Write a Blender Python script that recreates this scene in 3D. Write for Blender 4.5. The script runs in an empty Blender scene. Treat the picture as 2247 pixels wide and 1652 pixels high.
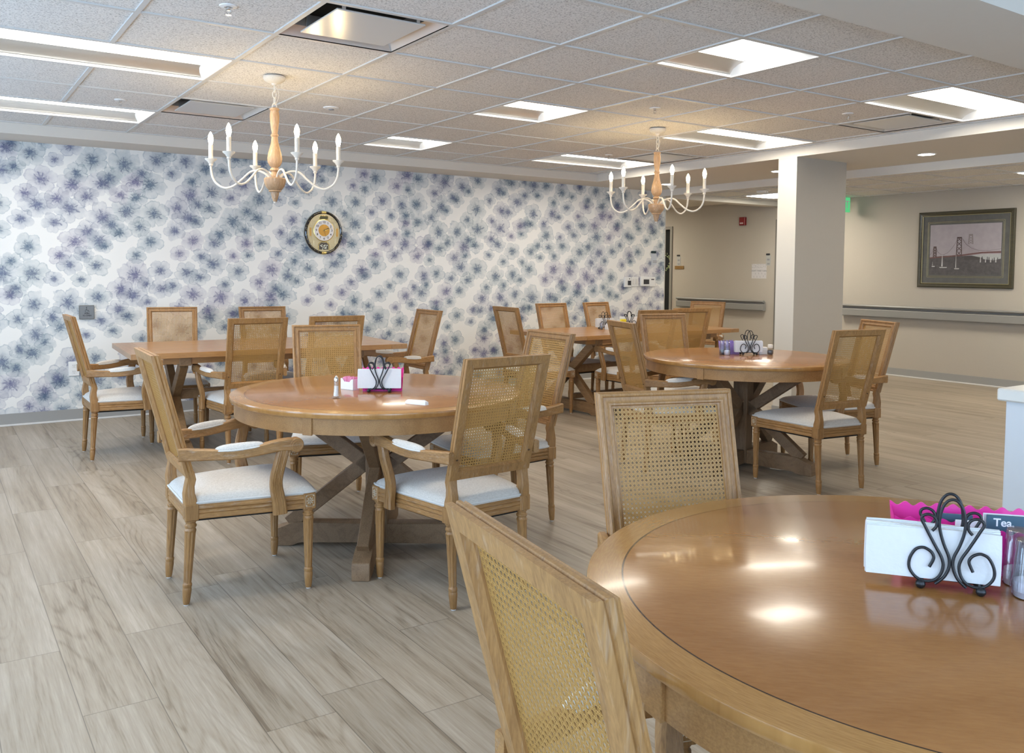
import bpy, bmesh, math, random
from mathutils import Vector, Matrix
random.seed(7)
PI = math.pi
SC = bpy.context.scene
COL = SC.collection
V = Vector

# ------------------------------------------------------------------ mesh helpers
class MB:
    def __init__(s): s.bm = bmesh.new()
    def loft(s, rings, cap=True, loop=False):
        bm = s.bm
        vr = [[bm.verts.new(p) for p in r] for r in rings]
        n = len(vr[0]); m = len(vr)
        for i in range(m if loop else m-1):
            a, b = vr[i], vr[(i+1) % m]
            for k in range(n):
                k2 = (k+1) % n
                try: bm.faces.new((a[k], a[k2], b[k2], b[k]))
                except ValueError: pass
        if cap and not loop:
            bm.faces.new(list(reversed(vr[0]))); bm.faces.new(vr[-1])
        return s
    def box(s, x0, x1, y0, y1, z0, z1, bev=0.0, M=None, seg=1):
        t = bmesh.new()
        bmesh.ops.create_cube(t, size=1.0)
        for v in t.verts:
            v.co = V(((x0+x1)/2+v.co.x*(x1-x0), (y0+y1)/2+v.co.y*(y1-y0), (z0+z1)/2+v.co.z*(z1-z0)))
        if bev > 0: bmesh.ops.bevel(t, geom=list(t.edges), offset=bev, segments=seg, affect='EDGES', profile=0.5)
        if M is not None: bmesh.ops.transform(t, matrix=M, verts=t.verts)
        s.join(t); return s
    def join(s, t):
        me = bpy.data.meshes.new('tmp'); t.to_mesh(me); t.free(); s.bm.from_mesh(me); bpy.data.meshes.remove(me)
    def lathe(s, prof, seg=24, o=(0, 0, 0), M=None, flute=None):
        """prof: list of (r,z); flute(z, ang)->radius factor"""
        rings = []
        for r, z in prof:
            ring = []
            for k in range(seg):
                a = 2*PI*k/seg
                rr = r*(flute(z, k) if flute else 1)
                p = V((o[0]+rr*math.cos(a), o[1]+rr*math.sin(a), o[2]+z))
                ring.append(M @ p if M is not None else p)
            rings.append(ring)
        return s.loft(rings)
    def tube(s, pts, r, seg=8, closed=False):
        pts = [V(p) for p in pts]; n = len(pts); rings = []
        up = None
        for i in range(n):
            if closed: d = pts[(i+1) % n]-pts[i-1]
            else: d = pts[min(i+1, n-1)]-pts[max(i-1, 0)]
            d.normalize()
            if up is None:
                up = V((0, 0, 1)) if abs(d.z) < .9 else V((1, 0, 0))
            a = (up - d*up.dot(d)).normalized(); up = a
            b = d.cross(a)
            rr = r[i] if isinstance(r, (list, tuple)) else r
            rings.append([pts[i]+a*rr*math.cos(2*PI*k/seg)+b*rr*math.sin(2*PI*k/seg) for k in range(seg)])
        return s.loft(rings, loop=closed)
    def sweep(s, path, sizes, side=(1, 0, 0), ch=.004):
        """rectangular section swept along path; size (w along side, h across)"""
        pts = [V(p) for p in path]; side = V(side); rings = []
        for i, p in enumerate(pts):
            d = (pts[min(i+1, len(pts)-1)]-pts[max(i-1, 0)]).normalized()
            a = (side-d*side.dot(d)).normalized(); b = d.cross(a)
            w, h = sizes[i] if isinstance(sizes[0], (tuple, list)) else sizes
            w /= 2; h /= 2
            rings.append([p+a*x+b*y for x, y in ((-w+ch, -h), (w-ch, -h), (w, -h+ch), (w, h-ch), (w-ch, h), (-w+ch, h), (-w, h-ch), (-w, -h+ch))])
        return s.loft(rings)
    def prism(s, poly, z0, z1, M=None, bev=0):
        a = [V((x, y, z0)) for x, y in poly]; b = [V((x, y, z1)) for x, y in poly]
        if bev:
            t = MB(); t.loft([a, b]); bmesh.ops.bevel(t.bm, geom=list(t.bm.edges), offset=bev, segments=1, affect='EDGES')
            if M is not None: bmesh.ops.transform(t.bm, matrix=M, verts=t.bm.verts)
            s.join(t.bm); return s
        if M is not None: a = [M @ p for p in a]; b = [M @ p for p in b]
        return s.loft([a, b])
    def sphere(s, c, r, seg=12, sz=1.0):
        t = bmesh.new(); bmesh.ops.create_uvsphere(t, u_segments=seg, v_segments=max(6, seg//2+2), radius=r)
        for v in t.verts: v.co = V((v.co.x+c[0], v.co.y+c[1], v.co.z*sz+c[2]))
        s.join(t); return s
    def quad(s, pts):
        s.bm.faces.new([s.bm.verts.new(p) for p in pts]); return s
    def build(s, name, m, parent=None, smooth=35, loc=None, rz=0):
        bmesh.ops.recalc_face_normals(s.bm, faces=s.bm.faces)
        me = bpy.data.meshes.new(name); s.bm.to_mesh(me); s.bm.free()
        me.materials.append(m)
        if smooth:
            me.polygons.foreach_set('use_smooth', [True]*len(me.polygons))
            me.set_sharp_from_angle(angle=math.radians(smooth))
        o = bpy.data.objects.new(name, me); COL.objects.link(o)
        if parent is not None: o.parent = parent
        if loc: o.location = loc
        o.rotation_euler[2] = rz
        return o

def spline(pts, n=6, closed=False):
    P = [V(p) if len(p) == 3 else V((p[0], p[1], 0)) for p in pts]; out = []
    N = len(P)
    for i in range(N if closed else N-1):
        p0 = P[i-1] if (i > 0 or closed) else P[0]; p1 = P[i]; p2 = P[(i+1) % N]
        p3 = P[(i+2) % N] if (closed or i+2 < N) else P[-1]
        for k in range(n):
            t = k/n
            out.append(.5*((2*p1)+(p2-p0)*t+(2*p0-5*p1+4*p2-p3)*t*t+(3*p1-p0-3*p2+p3)*t**3))
    if not closed: out.append(P[-1])
    return out

def thing(name, label, cat, loc=(0, 0, 0), rz=0, group=None):
    o = bpy.data.objects.new(name, None); COL.objects.link(o)
    o.location = loc; o.rotation_euler[2] = rz; o.empty_display_size = .05
    return tag(o, label, cat, group)
def tag(o, label, cat, group=None):
    o['label'] = label; o['category'] = cat
    if group: o['group'] = group
    return o
def struct(o): o['kind'] = 'structure'; return o
def dup(root, loc, rz, label, group=None):
    r = root.copy(); COL.objects.link(r); r.location = loc; r.rotation_euler[2] = rz
    r['label'] = label
    if group: r['group'] = group
    for ch in list(root.children):
        c = ch.copy(); COL.objects.link(c); c.parent = r
        for g in ch.children:
            d = g.copy(); COL.objects.link(d); d.parent = c
    return r
def text_mesh(name, body, size, m, parent, loc, rot, ext=.0003, align='CENTER', bold=0.0):
    cu = bpy.data.curves.new(name, 'FONT'); cu.body = body; cu.size = size; cu.extrude = ext; cu.offset = bold
    cu.align_x = align; cu.align_y = 'CENTER'
    t = bpy.data.objects.new('t', cu)
    me = bpy.data.meshes.new_from_object(t); bpy.data.objects.remove(t); bpy.data.curves.remove(cu)
    me.materials.clear(); me.materials.append(m)
    o = bpy.data.objects.new(name, me); COL.objects.link(o); o.parent = parent
    o.location = loc; o.rotation_euler = rot
    return o

# ------------------------------------------------------------------ node helpers
class NT:
    def __init__(s, name):
        s.m = bpy.data.materials.new(name); s.m.use_nodes = True
        s.t = s.m.node_tree; s.b = s.t.nodes['Principled BSDF']
    def n(s, typ, **kw):
        nd = s.t.nodes.new(typ)
        for k, v in kw.items(): setattr(nd, k, v)
        return nd
    def put(s, sock, v):
        if v is None: return
        if hasattr(v, 'is_linked') or hasattr(v, 'links'): s.t.links.new(v, sock)
        else:
            if sock.type == 'RGBA' and len(v) == 3: v = (*v, 1)
            sock.default_value = v
    def math(s, op, a, b=None, c=None, clamp=False):
        nd = s.n('ShaderNodeMath', operation=op, use_clamp=clamp)
        for i, x in enumerate((a, b, c)):
            if x is not None: s.put(nd.inputs[i], x)
        return nd.outputs[0]
    def vmath(s, op, a, b=None, scale=None):
        nd = s.n('ShaderNodeVectorMath', operation=op); s.put(nd.inputs[0], a)
        if b is not None: s.put(nd.inputs[1], b)
        if scale is not None: s.put(nd.inputs[3], scale)
        return nd.outputs['Value' if op in ('LENGTH', 'DOT_PRODUCT') else 'Vector']
    def mix(s, f, a, b, mode='MIX'):
        nd = s.n('ShaderNodeMix', data_type='RGBA', blend_type=mode)
        s.put(nd.inputs[0], f); s.put(nd.inputs[6], a); s.put(nd.inputs[7], b); return nd.outputs[2]
    def ramp(s, f, stops, interp='LINEAR'):
        nd = s.n('ShaderNodeValToRGB'); cr = nd.color_ramp; cr.interpolation = interp
        while len(cr.elements) < len(stops): cr.elements.new(.5)
        for e, (p, c) in zip(cr.elements, stops): e.position = p; e.color = (*c, 1) if len(c) == 3 else c
        s.put(nd.inputs[0], f); return nd.outputs[0]
    def mr(s, v, a, b, c=0., d=1., smooth=False):
        nd = s.n('ShaderNodeMapRange', interpolation_type='SMOOTHSTEP' if smooth else 'LINEAR')
        for i, x in enumerate((v, a, b, c, d)): s.put(nd.inputs[i], x)
        return nd.outputs[0]
    def noise(s, vec, scale, detail=4, rough=.5, dist=0., dim='3D'):
        nd = s.n('ShaderNodeTexNoise', noise_dimensions=dim)
        s.put(nd.inputs['Vector'], vec); nd.inputs['Scale'].default_value = scale
        nd.inputs['Detail'].default_value = detail; nd.inputs['Roughness'].default_value = rough
        nd.inputs['Distortion'].default_value = dist
        return nd.outputs[0]
    def coord(s, which='Object'): return s.n('ShaderNodeTexCoord').outputs[which]
    def sep(s, v):
        nd = s.n('ShaderNodeSeparateXYZ'); s.put(nd.inputs[0], v); return nd.outputs
    def comb(s, x=0., y=0., z=0.):
        nd = s.n('ShaderNodeCombineXYZ')
        for i, v in enumerate((x, y, z)): s.put(nd.inputs[i], v)
        return nd.outputs[0]
    def bump(s, h, strength=.2, dist=.01):
        nd = s.n('ShaderNodeBump'); nd.inputs['Strength'].default_value = strength; nd.inputs['Distance'].default_value = dist
        s.put(nd.inputs['Height'], h); s.t.links.new(nd.outputs[0], s.b.inputs['Normal'])
    def set(s, **kw):
        for k, v in kw.items(): s.put(s.b.inputs[k.replace('_', ' ')], v)
        return s.m

def plain(name, col, rough=.5, metal=0., coat=0., spec=.5, noise=0., nscale=40, trans=0., ior=1.45, bump=0.):
    t = NT(name)
    c = (*col, 1)
    if noise or bump:
        f = t.noise(t.coord(), nscale, 3)
        if noise: c = t.mix(f, tuple(x*(1-noise) for x in col), tuple(min(1, x*(1+noise)) for x in col))
        if bump: t.bump(f, bump, .004)
    return t.set(Base_Color=c, Roughness=rough, Metallic=metal, Coat_Weight=coat, Specular_IOR_Level=spec, Transmission_Weight=trans, IOR=ior)
def emit(name, col, strength, base=(.9, .9, .9)):
    t = NT(name); return t.set(Base_Color=base, Emission_Color=(*col, 1), Emission_Strength=strength, Roughness=.4)

def wood(name, dark, light, axis='Z', rough=.5, wash=0., coat=0., fine=1., vary=.12, ring=9., bumpk=.05, washcol=(.62, .56, .48)):
    t = NT(name)
    rnd = t.n('ShaderNodeObjectInfo').outputs['Random']
    p = t.coord()
    off = t.comb(t.math('MULTIPLY', rnd, 7.3), t.math('MULTIPLY', rnd, 3.1), t.math('MULTIPLY', rnd, 5.7))
    p = t.vmath('ADD', p, off)
    st = {'Z': (1, 1, .09), 'X': (.09, 1, 1), 'Y': (1, .09, 1)}[axis]
    q = t.vmath('MULTIPLY', p, st)
    big = t.noise(q, ring, 3, .5, .8)
    bands = t.math('SINE', t.math('MULTIPLY', big, 38.))
    bands = t.mr(bands, -1, 1, 0, 1)
    fn = t.noise(q, 260*fine, 2, .6)
    f = t.math('ADD', t.math('MULTIPLY', t.math('POWER', bands, .5), .30), t.math('MULTIPLY', t.mr(fn, .25, .75), .70))
    col = t.mix(f, dark, light)
    if wash:
        w = t.mr(t.noise(q, 90, 4, .65), .56, .72, 0, wash)
        col = t.mix(w, col, washcol)
    h = t.n('ShaderNodeHueSaturation'); t.put(h.inputs['Color'], col)
    t.put(h.inputs['Value'], t.mr(rnd, 0, 1, 1-vary, 1+vary)); col = h.outputs[0]
    t.bump(fn, bumpk, .001)
    return t.set(Base_Color=col, Roughness=rough, Coat_Weight=coat, Coat_Roughness=.12)

# chairs: limed oak-look wood in three grain directions
CD, CL = (.21, .100, .032), (.42, .222, .076)
M_CHZ = wood('chair_wood', CD, CL, 'Z', .45, .18)
M_CHX = wood('chair_wood_cross', CD, CL, 'X', .45, .24)
M_CHY = wood('chair_wood_side', CD, CL, 'Y', .45, .24)
M_CANE = plain('rattan_cane', (.46, .255, .072), .42, noise=.22, nscale=160)
M_BASE = wood('table_base_wood', (.155, .088, .043), (.29, .180, .096), 'X', .55, .0, ring=7)
M_BASEZ = wood('table_base_wood_upright', (.155, .086, .040), (.29, .178, .092), 'Z', .55, .0, ring=7)
M_BASEL = wood('trestle_wood', (.16, .085, .035), (.33, .19, .085), 'Y', .5, .06, ring=7)
M_RECTX = wood('farm_table_wood', (.30, .140, .045), (.47, .245, .085), 'X', .32, 0., .35, ring=5, vary=.04, bumpk=.05)
M_RECTY = wood('farm_table_end_wood', (.26, .135, .055), (.44, .25, .11), 'Y', .34, 0., .3, ring=5, vary=.04, bumpk=.05)

def fabric():
    t = NT('seat_fabric'); p = t.coord()
    n = t.noise(t.vmath('MULTIPLY', p, (1, .12, 1)), 700, 2, .5); n2 = t.noise(t.vmath('MULTIPLY', p, (.12, 1, 1)), 700, 2, .5)
    f = t.math('MULTIPLY', t.math('ADD', n, n2), .5)
    c = t.mix(t.mr(f, .35, .65), (.50, .465, .415), (.74, .70, .645))
    t.bump(f, .25, .001)
    return t.set(Base_Color=c, Roughness=.9, Sheen_Weight=.2, Specular_IOR_Level=.2)
M_FAB = fabric()
M_PIPE = plain('piping_fabric', (.66, .64, .60), .85, noise=.1, nscale=400)
M_BLACK = plain('dust_cover', (.015, .014, .013), .9)
M_GLIDE = plain('plastic_glide', (.75, .75, .74), .4)
M_ROS = plain('carved_limed_wood', (.52, .42, .30), .6, noise=.25, nscale=120)
M_PLUG = plain('dark_wood_plug', (.09, .045, .02), .5)

def tabletop():
    t = NT('round_tabletop_wood'); p = t.coord(); x, y, z = t.sep(p)
    r = t.math('SQRT', t.math('ADD', t.math('MULTIPLY', x, x), t.math('MULTIPLY', y, y)))
    ang = t.math('ARCTAN2', y, x)
    # border: grain runs around in eight curved boards
    seg = t.math('FLOOR', t.math('MULTIPLY', t.math('ADD', ang, PI), 4/PI))
    a = t.math('MULTIPLY', ang, .67*.09)
    pb = t.comb(a, r, t.math('MULTIPLY', seg, 3.3))
    gb = t.noise(pb, 330, 3, .6); gb2 = t.noise(pb, 24, 3, .5, .6)
    fb = t.math('ADD', t.math('MULTIPLY', t.mr(gb, .3, .7), .55), t.math('MULTIPLY', gb2, .45))
    cb = t.mix(fb, (.30, .135, .034), (.52, .275, .088))
    # field: mottled veneer
    q = t.vmath('MULTIPLY', p, (1, .35, 1))
    f1 = t.noise(q, 5, 3, .5, .6); f2 = t.noise(t.vmath('MULTIPLY', p, (1, .2, 1)), 180, 3, .6)
    ff = t.math('ADD', t.math('MULTIPLY', f1, .6), t.math('MULTIPLY', f2, .4))
    cf = t.mix(t.mr(ff, .3, .7), (.285, .112, .028), (.42, .190, .058))
    border = t.mr(r, .6005, .6025); col = t.mix(border, cf, cb)
    line = t.math('SUBTRACT', 1., t.mr(t.math('ABSOLUTE', t.math('SUBTRACT', r, .6015)), .0008, .0024), clamp=True)
    col = t.mix(line, col, (.03, .012, .005))
    # worn marks in the varnish
    rg = t.math('ADD', .15, t.math('MULTIPLY', t.noise(p, 7, 2, .5), .12))
    t.bump(t.noise(p, 38, 1, .4), .03, .001)
    return t.set(Base_Color=col, Roughness=rg, Coat_Weight=.25, Coat_Roughness=.09, Specular_IOR_Level=.55)
M_TOP = tabletop()
M_APR = wood('table_apron_wood', (.26, .125, .040), (.45, .245, .090), 'X', .4, 0., .15, ring=4, vary=.03, bumpk=.05)

def floor_mat():
    t = NT('vinyl_plank_floor'); p = t.coord(); x, y, z = t.sep(p)
    W = .2095; L = 1.22
    xi = t.math('DIVIDE', t.math('ADD', x, 1.043), W); col_i = t.math('FLOOR', xi); fx = t.math('FRACT', xi)
    wn = t.n('ShaderNodeTexWhiteNoise', noise_dimensions='1D'); t.put(wn.inputs['W'], col_i); offs = wn.outputs[0]
    yi = t.math('ADD', t.math('DIVIDE', y, L), offs); row = t.math('FLOOR', yi); fy = t.math('FRACT', yi)
    wn2 = t.n('ShaderNodeTexWhiteNoise', noise_dimensions='2D'); t.put(wn2.inputs['Vector'], t.comb(col_i, row, 0.)); rid = wn2.outputs[0]
    sh = t.comb(t.math('MULTIPLY', rid, 11.), t.math('MULTIPLY', rid, 17.), 0.)
    q = t.vmath('ADD', t.vmath('MULTIPLY', p, (1, .13, 1)), sh)
    n1 = t.noise(t.vmath('ADD', t.vmath('MULTIPLY', p, (1, .085, 1)), sh), 4.2, 2, .45, .35); ph = t.math('MULTIPLY', n1, 150.)
    lines = t.math('POWER', t.mr(t.math('SINE', ph), -1, 1), 5.)
    figure = t.math('MULTIPLY', lines, t.mr(t.noise(q, 2.2, 2), .40, .60))
    q2 = t.vmath('ADD', t.vmath('MULTIPLY', p, (1, .04, 1)), sh)
    fine = t.noise(q2, 190, 3, .6); mid = t.noise(q2, 34, 3, .6); broad = t.noise(q2, 7, 2, .5)
    f = t.math('ADD', t.math('MULTIPLY', t.mr(fine, .3, .7), .30), t.math('ADD', t.math('MULTIPLY', t.mr(mid, .3, .7), .34), t.math('MULTIPLY', t.mr(broad, .3, .7), .36)))
    f = t.math('SUBTRACT', f, t.math('MULTIPLY', figure, .15))
    c = t.ramp(f, [(.12, (.165, .125, .086)), (.40, (.310, .255, .190)), (.62, (.375, .318, .250)), (.88, (.47, .41, .335))])
    c = t.mix(1., c, t.ramp(rid, [(0, (.93, .93, .93)), (1, (1.06, 1.055, 1.05))]), 'MULTIPLY')
    ex = t.math('MINIMUM', fx, t.math('SUBTRACT', 1., fx)); ey = t.math('MINIMUM', fy, t.math('SUBTRACT', 1., fy))
    gap = t.math('MINIMUM', t.math('MULTIPLY', ex, W), t.math('MULTIPLY', ey, L))
    g = t.mr(gap, .0004, .0022, .45, 1.)
    c = t.mix(1., c, t.comb(g, g, g), 'MULTIPLY')
    t.bump(fine, .08, .001)
    return t.set(Base_Color=c, Roughness=t.mr(fine, .3, .7, .34, .50), Specular_IOR_Level=.45)
M_FLOOR = floor_mat()

def wallpaper():
    t = NT('watercolour_flower_wallpaper'); p = t.coord(); x, y, z = t.sep(p)
    col = (.83, .82, .79, 1)
    wob = t.noise(p, 17, 2, .5); wob2 = t.noise(p, 70, 2, .6)
    def layer(col, S, ox, oz, rad, rnd):
        P = t.comb(t.math('MULTIPLY', t.math('ADD', x, ox), S), t.math('MULTIPLY', t.math('ADD', z, oz), S), 0.)
        vo = t.n('ShaderNodeTexVoronoi', voronoi_dimensions='2D', feature='F1'); vo.inputs['Scale'].default_value = 1.; vo.inputs['Randomness'].default_value = rnd
        t.put(vo.inputs['Vector'], P)
        d = t.vmath('SUBTRACT', P, vo.outputs['Position']); dx, dy, _ = t.sep(d)
        cs = t.n('ShaderNodeSeparateColor'); t.put(cs.inputs[0], vo.outputs['Color']); r1, r2, r3 = cs.outputs[:3]
        dy = t.math('MULTIPLY', dy, t.mr(r2, 0, 1, .95, 1.3))
        r = t.math('SQRT', t.math('ADD', t.math('MULTIPLY', dx, dx), t.math('MULTIPLY', dy, dy)))
        th = t.math('ARCTAN2', dy, dx)
        pa = t.math('ADD', t.math('MULTIPLY', th, 2.5), t.math('MULTIPLY', r1, 6.28))
        pet = t.math('POWER', t.math('ABSOLUTE', t.math('COSINE', pa)), .4)
        rp = t.math('MULTIPLY', t.mr(r3, 0, 1, rad*.74, rad*1.1), t.math('ADD', t.math('MULTIPLY', pet, .34), t.math('ADD', .36, t.math('ADD', t.math('MULTIPLY', wob, .55), t.math('MULTIPLY', wob2, .12)))))
        u = t.math('DIVIDE', r, rp)
        alpha = t.mr(u, 1.0, .955)
        soft = t.mr(t.noise(P, 1.7, 2), .42, .6)
        edge = t.math('MULTIPLY', t.mr(u, .86, .98), soft)
        fold = t.math('MULTIPLY', t.math('POWER', t.math('SUBTRACT', 1., t.math('ABSOLUTE', t.math('COSINE', pa))), 6.), t.mr(u, .3, .9, 0, .35))
        wash = t.mr(t.noise(P, 3.6, 4, .6, .4), .35, .72); inner = t.math('POWER', t.mr(u, .95, .05), 1.6)
        I = t.math('ADD', t.math('ADD', .11, fold), t.math('ADD', t.math('MULTIPLY', wash, .24), t.math('ADD', t.math('MULTIPLY', edge, .42), t.math('MULTIPLY', inner, .55))))
        tint = t.ramp(r1, [(0, (.24, .36, .47)), (.35, (.26, .38, .45)), (.6, (.25, .34, .47)), (.85, (.34, .36, .50)), (1, (.40, .38, .53))])
        I = t.math('MULTIPLY', I, alpha, clamp=True)
        col = t.mix(1., col, t.mix(I, (1, 1, 1, 1), tint), 'MULTIPLY')
        # dark heart and thin stamens
        ph = t.math('ADD', t.math('MULTIPLY', th, 4.5), t.math('ADD', t.math('MULTIPLY', r2, 9.), t.math('MULTIPLY', t.noise(P, 2.6, 2), 7.)))
        spoke = t.mr(t.math('ABSOLUTE', t.math('SINE', ph)), .86, .96)
        reach = t.mr(t.noise(t.comb(t.math('COSINE', th), t.math('SINE', th), t.math('MULTIPLY', r1, 30.)), 2.2, 2), .35, .65, .22, .62)
        spoke = t.math('MULTIPLY', spoke, t.mr(u, reach, t.math('SUBTRACT', reach, .05)))
        clot = t.mr(t.noise(P, 13, 3, .7), .42, .56)
        core = t.math('MULTIPLY', t.mr(u, .55, .20), clot)
        core2 = t.math('MULTIPLY', t.mr(u, .27, .08), .75)
        heart = t.math('MAXIMUM', t.math('MAXIMUM', t.math('MULTIPLY', spoke, .8), core), core2)
        dk = t.mix(r1, (.070, .115, .19), (.12, .12, .25))
        return t.mix(t.math('MULTIPLY', heart, .80), col, dk)
    col = layer(col, 4.15, 3.37, .71, .56, .6)
    col = layer(col, 4.15, 3.49, .83, .41, .6)
    return t.set(Base_Color=col, Roughness=.7, Specular_IOR_Level=.25)
M_WP = wallpaper()

M_WALL = plain('greige_wall_paint', (.47, .425, .36), .75, noise=.02, nscale=60, spec=.3)
M_WHITE = plain('white_column_paint', (.60, .575, .52), .6, spec=.3)
M_GYP = plain('soffit_paint', (.70, .655, .59), .8, noise=.015, nscale=30, spec=.2)
M_BASEB = plain('vinyl_cove_base', (.33, .325, .31), .5)
M_BASEW = plain('base_caulk_edge', (.72, .71, .69), .5)
M_RAIL = plain('handrail_vinyl', (.27, .262, .245), .4)
def tile_mat():
    t = NT('acoustic_tile'); p = t.coord()
    n = t.noise(p, 120, 3, .75); n2 = t.noise(p, 1.3, 2)
    c = t.ramp(n, [(.36, (.36, .345, .33)), (.44, (.70, .68, .655)), (.62, (.84, .82, .79))])
    t.bump(n, .35, .003)
    return t.set(Base_Color=c, Roughness=.9, Specular_IOR_Level=.2)
M_TILE = tile_mat()
M_TEE = plain('white_tee_grid', (.62, .605, .58), .45)
M_LW = plain('white_enamel', (.82, .82, .81), .4)
M_REFL = plain('satin_reflector', (.66, .655, .64), .32, metal=.85)
M_LENS = emit('troffer_lens', (1.0, .92, .79), 11.5)
M_DOWN = emit('downlight_lens', (1.0, .93, .82), 30.0)
M_VENT = plain('brushed_vent_plate', (.66, .64, .61), .25, metal=.25)
M_VENTF = plain('polished_vent_frame', (.70, .68, .65), .16, metal=.35)
M_DARK = plain('dark_cavity', (.01, .01, .01), .9)
M_CHROME = plain('chrome', (.75, .74, .72), .18, metal=1.)
M_BLKM = plain('black_wrought_wire', (.012, .012, .014), .38, metal=.2, spec=.6)
M_PAPER = plain('white_paper', (.76, .77, .78), .85, noise=.03, nscale=90, bump=.2)
M_PLW = plain('white_plastic', (.80, .80, .79), .35)
M_PINK = plain('magenta_plastic', (.80, .035, .33), .35)
M_PINKP = plain('pink_packet_paper', (.85, .36, .55), .6)
M_PURP = plain('lilac_plastic', (.34, .25, .62), .4)
M_TEAL = plain('slate_blue_label', (.055, .115, .16), .5)
M_YEL = plain('yellow_packet_paper', (.85, .72, .04), .5)
M_TXTW = plain('white_print', (.9, .9, .9), .6)
M_INK = plain('dark_ink', (.03, .03, .035), .6)
M_GREYP = plain('grey_print', (.28, .28, .29), .7)
def glass(name, tint=(1, 1, 1)):
    t = NT(name); g = t.n('ShaderNodeBsdfGlossy'); g.inputs['Roughness'].default_value = .05
    tr = t.n('ShaderNodeBsdfTransparent'); tr.inputs[0].default_value = (*[.94*c for c in tint], 1)
    lw = t.n('ShaderNodeLayerWeight'); lw.inputs['Blend'].default_value = .35
    mx = t.n('ShaderNodeMixShader'); t.put(mx.inputs[0], t.mr(lw.outputs['Facing'], 0, 1, .06, .55))
    t.t.links.new(tr.outputs[0], mx.inputs[1]); t.t.links.new(g.outputs[0], mx.inputs[2]); t.t.links.new(mx.outputs[0], t.t.nodes['Material Output'].inputs[0])
    return t.m
M_GLASS = glass('clear_glass'); M_CLEARP = glass('clear_ribbed_plastic', (.96, .96, 1))
M_SALT = plain('salt', (.88, .88, .88), .9, noise=.05, nscale=600)
M_PEPPER = plain('ground_pepper', (.10, .09, .085), .9, noise=.5, nscale=700)

def box_obj(name, x0, x1, y0, y1, z0, z1, m, parent=None, bev=0.):
    return MB().box(x0, x1, y0, y1, z0, z1, bev).build(name, m, parent, smooth=0 if not bev else 30)
def S(name, *a, **k): return struct(box_obj(name, *a, **k))

# ================================================================== THE ROOM
H = 2.40; G = 2.317; XL = -2.9; YB = -5.6; XR = 8.9; YW = 4.62; T = .6096; XT = 8.19*T; YT = 6.86*T; YN = -2*T
S('floor', XL-.1, XR+.1, YB-.1, 8.6, -.05, 0, M_FLOOR)
S('wall_back_papered', XL-.1, 6.50, YW, YW+.16, 0, 2.6, M_WP)
S('trim_1', 6.493, 6.503, YW-.004, YW+.164, .1, G, M_WHITE)          # corner bead at the end of the papered wall
S('wall_hall_side', 6.38, 6.50, YW+.16, 8.5, 0, 2.6, M_WALL)
S('wall_hall_end', 6.38, XR, 8.5, 8.6, 0, 2.6, M_WALL)
# right wall with two door openings
def wall_x(name, x0, x1, spans, openings, m):
    """wall slab in x with openings (y0,y1,z0,z1)"""
    b = MB(); y0, y1 = spans; cur = y0
    for a, c, zb, zt in sorted(openings):
        b.box(x0, x1, cur, a, 0, 2.6)
        if zb > 0: b.box(x0, x1, a, c, 0, zb)
        b.box(x0, x1, a, c, zt, 2.6); cur = c
    b.box(x0, x1, cur, y1, 0, 2.6)
    return struct(b.build(name, m, smooth=0))
DOORS = [(6.93, 7.85, 2.0), (3.84, 4.76, 2.02)]
wall_x('wall_right', XR, XR+.12, (YB, 8.6), [(a, b, 0, c) for a, b, c in DOORS], M_WALL)
M_DFR = plain('door_frame_paint', (.26, .245, .215), .5)
M_DFR2 = plain('grey_door_paint', (.20, .19, .17), .5)
for i, (a, b, c) in enumerate(DOORS):
    d = MB().box(XR+.06, XR+.10, a, b, 0.005, c, .002).build('door_%d' % (i+1), M_DARK if i == 0 else M_DFR2, smooth=0); struct(d)
    f = MB()
    f.box(XR-.018, XR+.06, a-.05, a+.0, 0, c+.05, .003).box(XR-.018, XR+.06, b, b+.05, 0, c+.05, .003).box(XR-.018, XR+.06, a, b, c, c+.05, .003)
    f.build('door_frame', M_DFR if i == 0 else M_DFR2, d, smooth=30)
    h = MB().tube([(XR+.06, b-.07, .95), (XR+.02, b-.07, .95), (XR+.02, b-.18, .95)], .008).build('door_handle', M_CHROME, d)
# left wall and back wall behind the camera with daylight windows
WINL = [(-4.9, -3.1), (-2.7, -.9), (-.5, 1.3), (1.7, 3.5)]
wall_x('wall_left', XL-.12, XL, (YB, YW), [(a, b, .55, 2.15) for a, b in WINL], M_WALL)
M_WFR = plain('window_frame_paint', (.75, .74, .72), .4)
def pane_mat():
    t = NT('window_glass'); g = t.n('ShaderNodeBsdfGlass'); g.inputs['IOR'].default_value = 1.02; g.inputs['Roughness'].default_value = 0
    tr = t.n('ShaderNodeBsdfTransparent'); mx = t.n('ShaderNodeMixShader'); mx.inputs[0].default_value = .92
    t.t.links.new(g.outputs[0], mx.inputs[1]); t.t.links.new(tr.outputs[0], mx.inputs[2])
    t.t.links.new(mx.outputs[0], t.t.nodes['Material Output'].inputs[0]); return t.m
M_PANE = pane_mat()
wi = 0
for a, b in WINL:
    wi += 1
    f = MB()
    for y0, y1, z0, z1 in ((a, a+.05, .55, 2.15), (b-.05, b, .55, 2.15), (a, b, .55, .60), (a, b, 2.10, 2.15), ((a+b)/2-.02, (a+b)/2+.02, .6, 2.1)):
        f.box(XL-.09, XL-.04, y0, y1, z0, z1)
    w = struct(f.build('window_%d' % wi, M_WFR, smooth=0))
    MB().box(XL-.067, XL-.063, a+.05, b-.05, .6, 2.1).build('window_pane', M_PANE, w, smooth=0)
    MB().box(XL-.04, XL+.06, a-.02, b+.02, .53, .55, .003).build('window_sill', M_WFR, w, smooth=0)
WINB = [(-2.3, -.5), (0., 1.8), (2.3, 4.1)]
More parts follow.
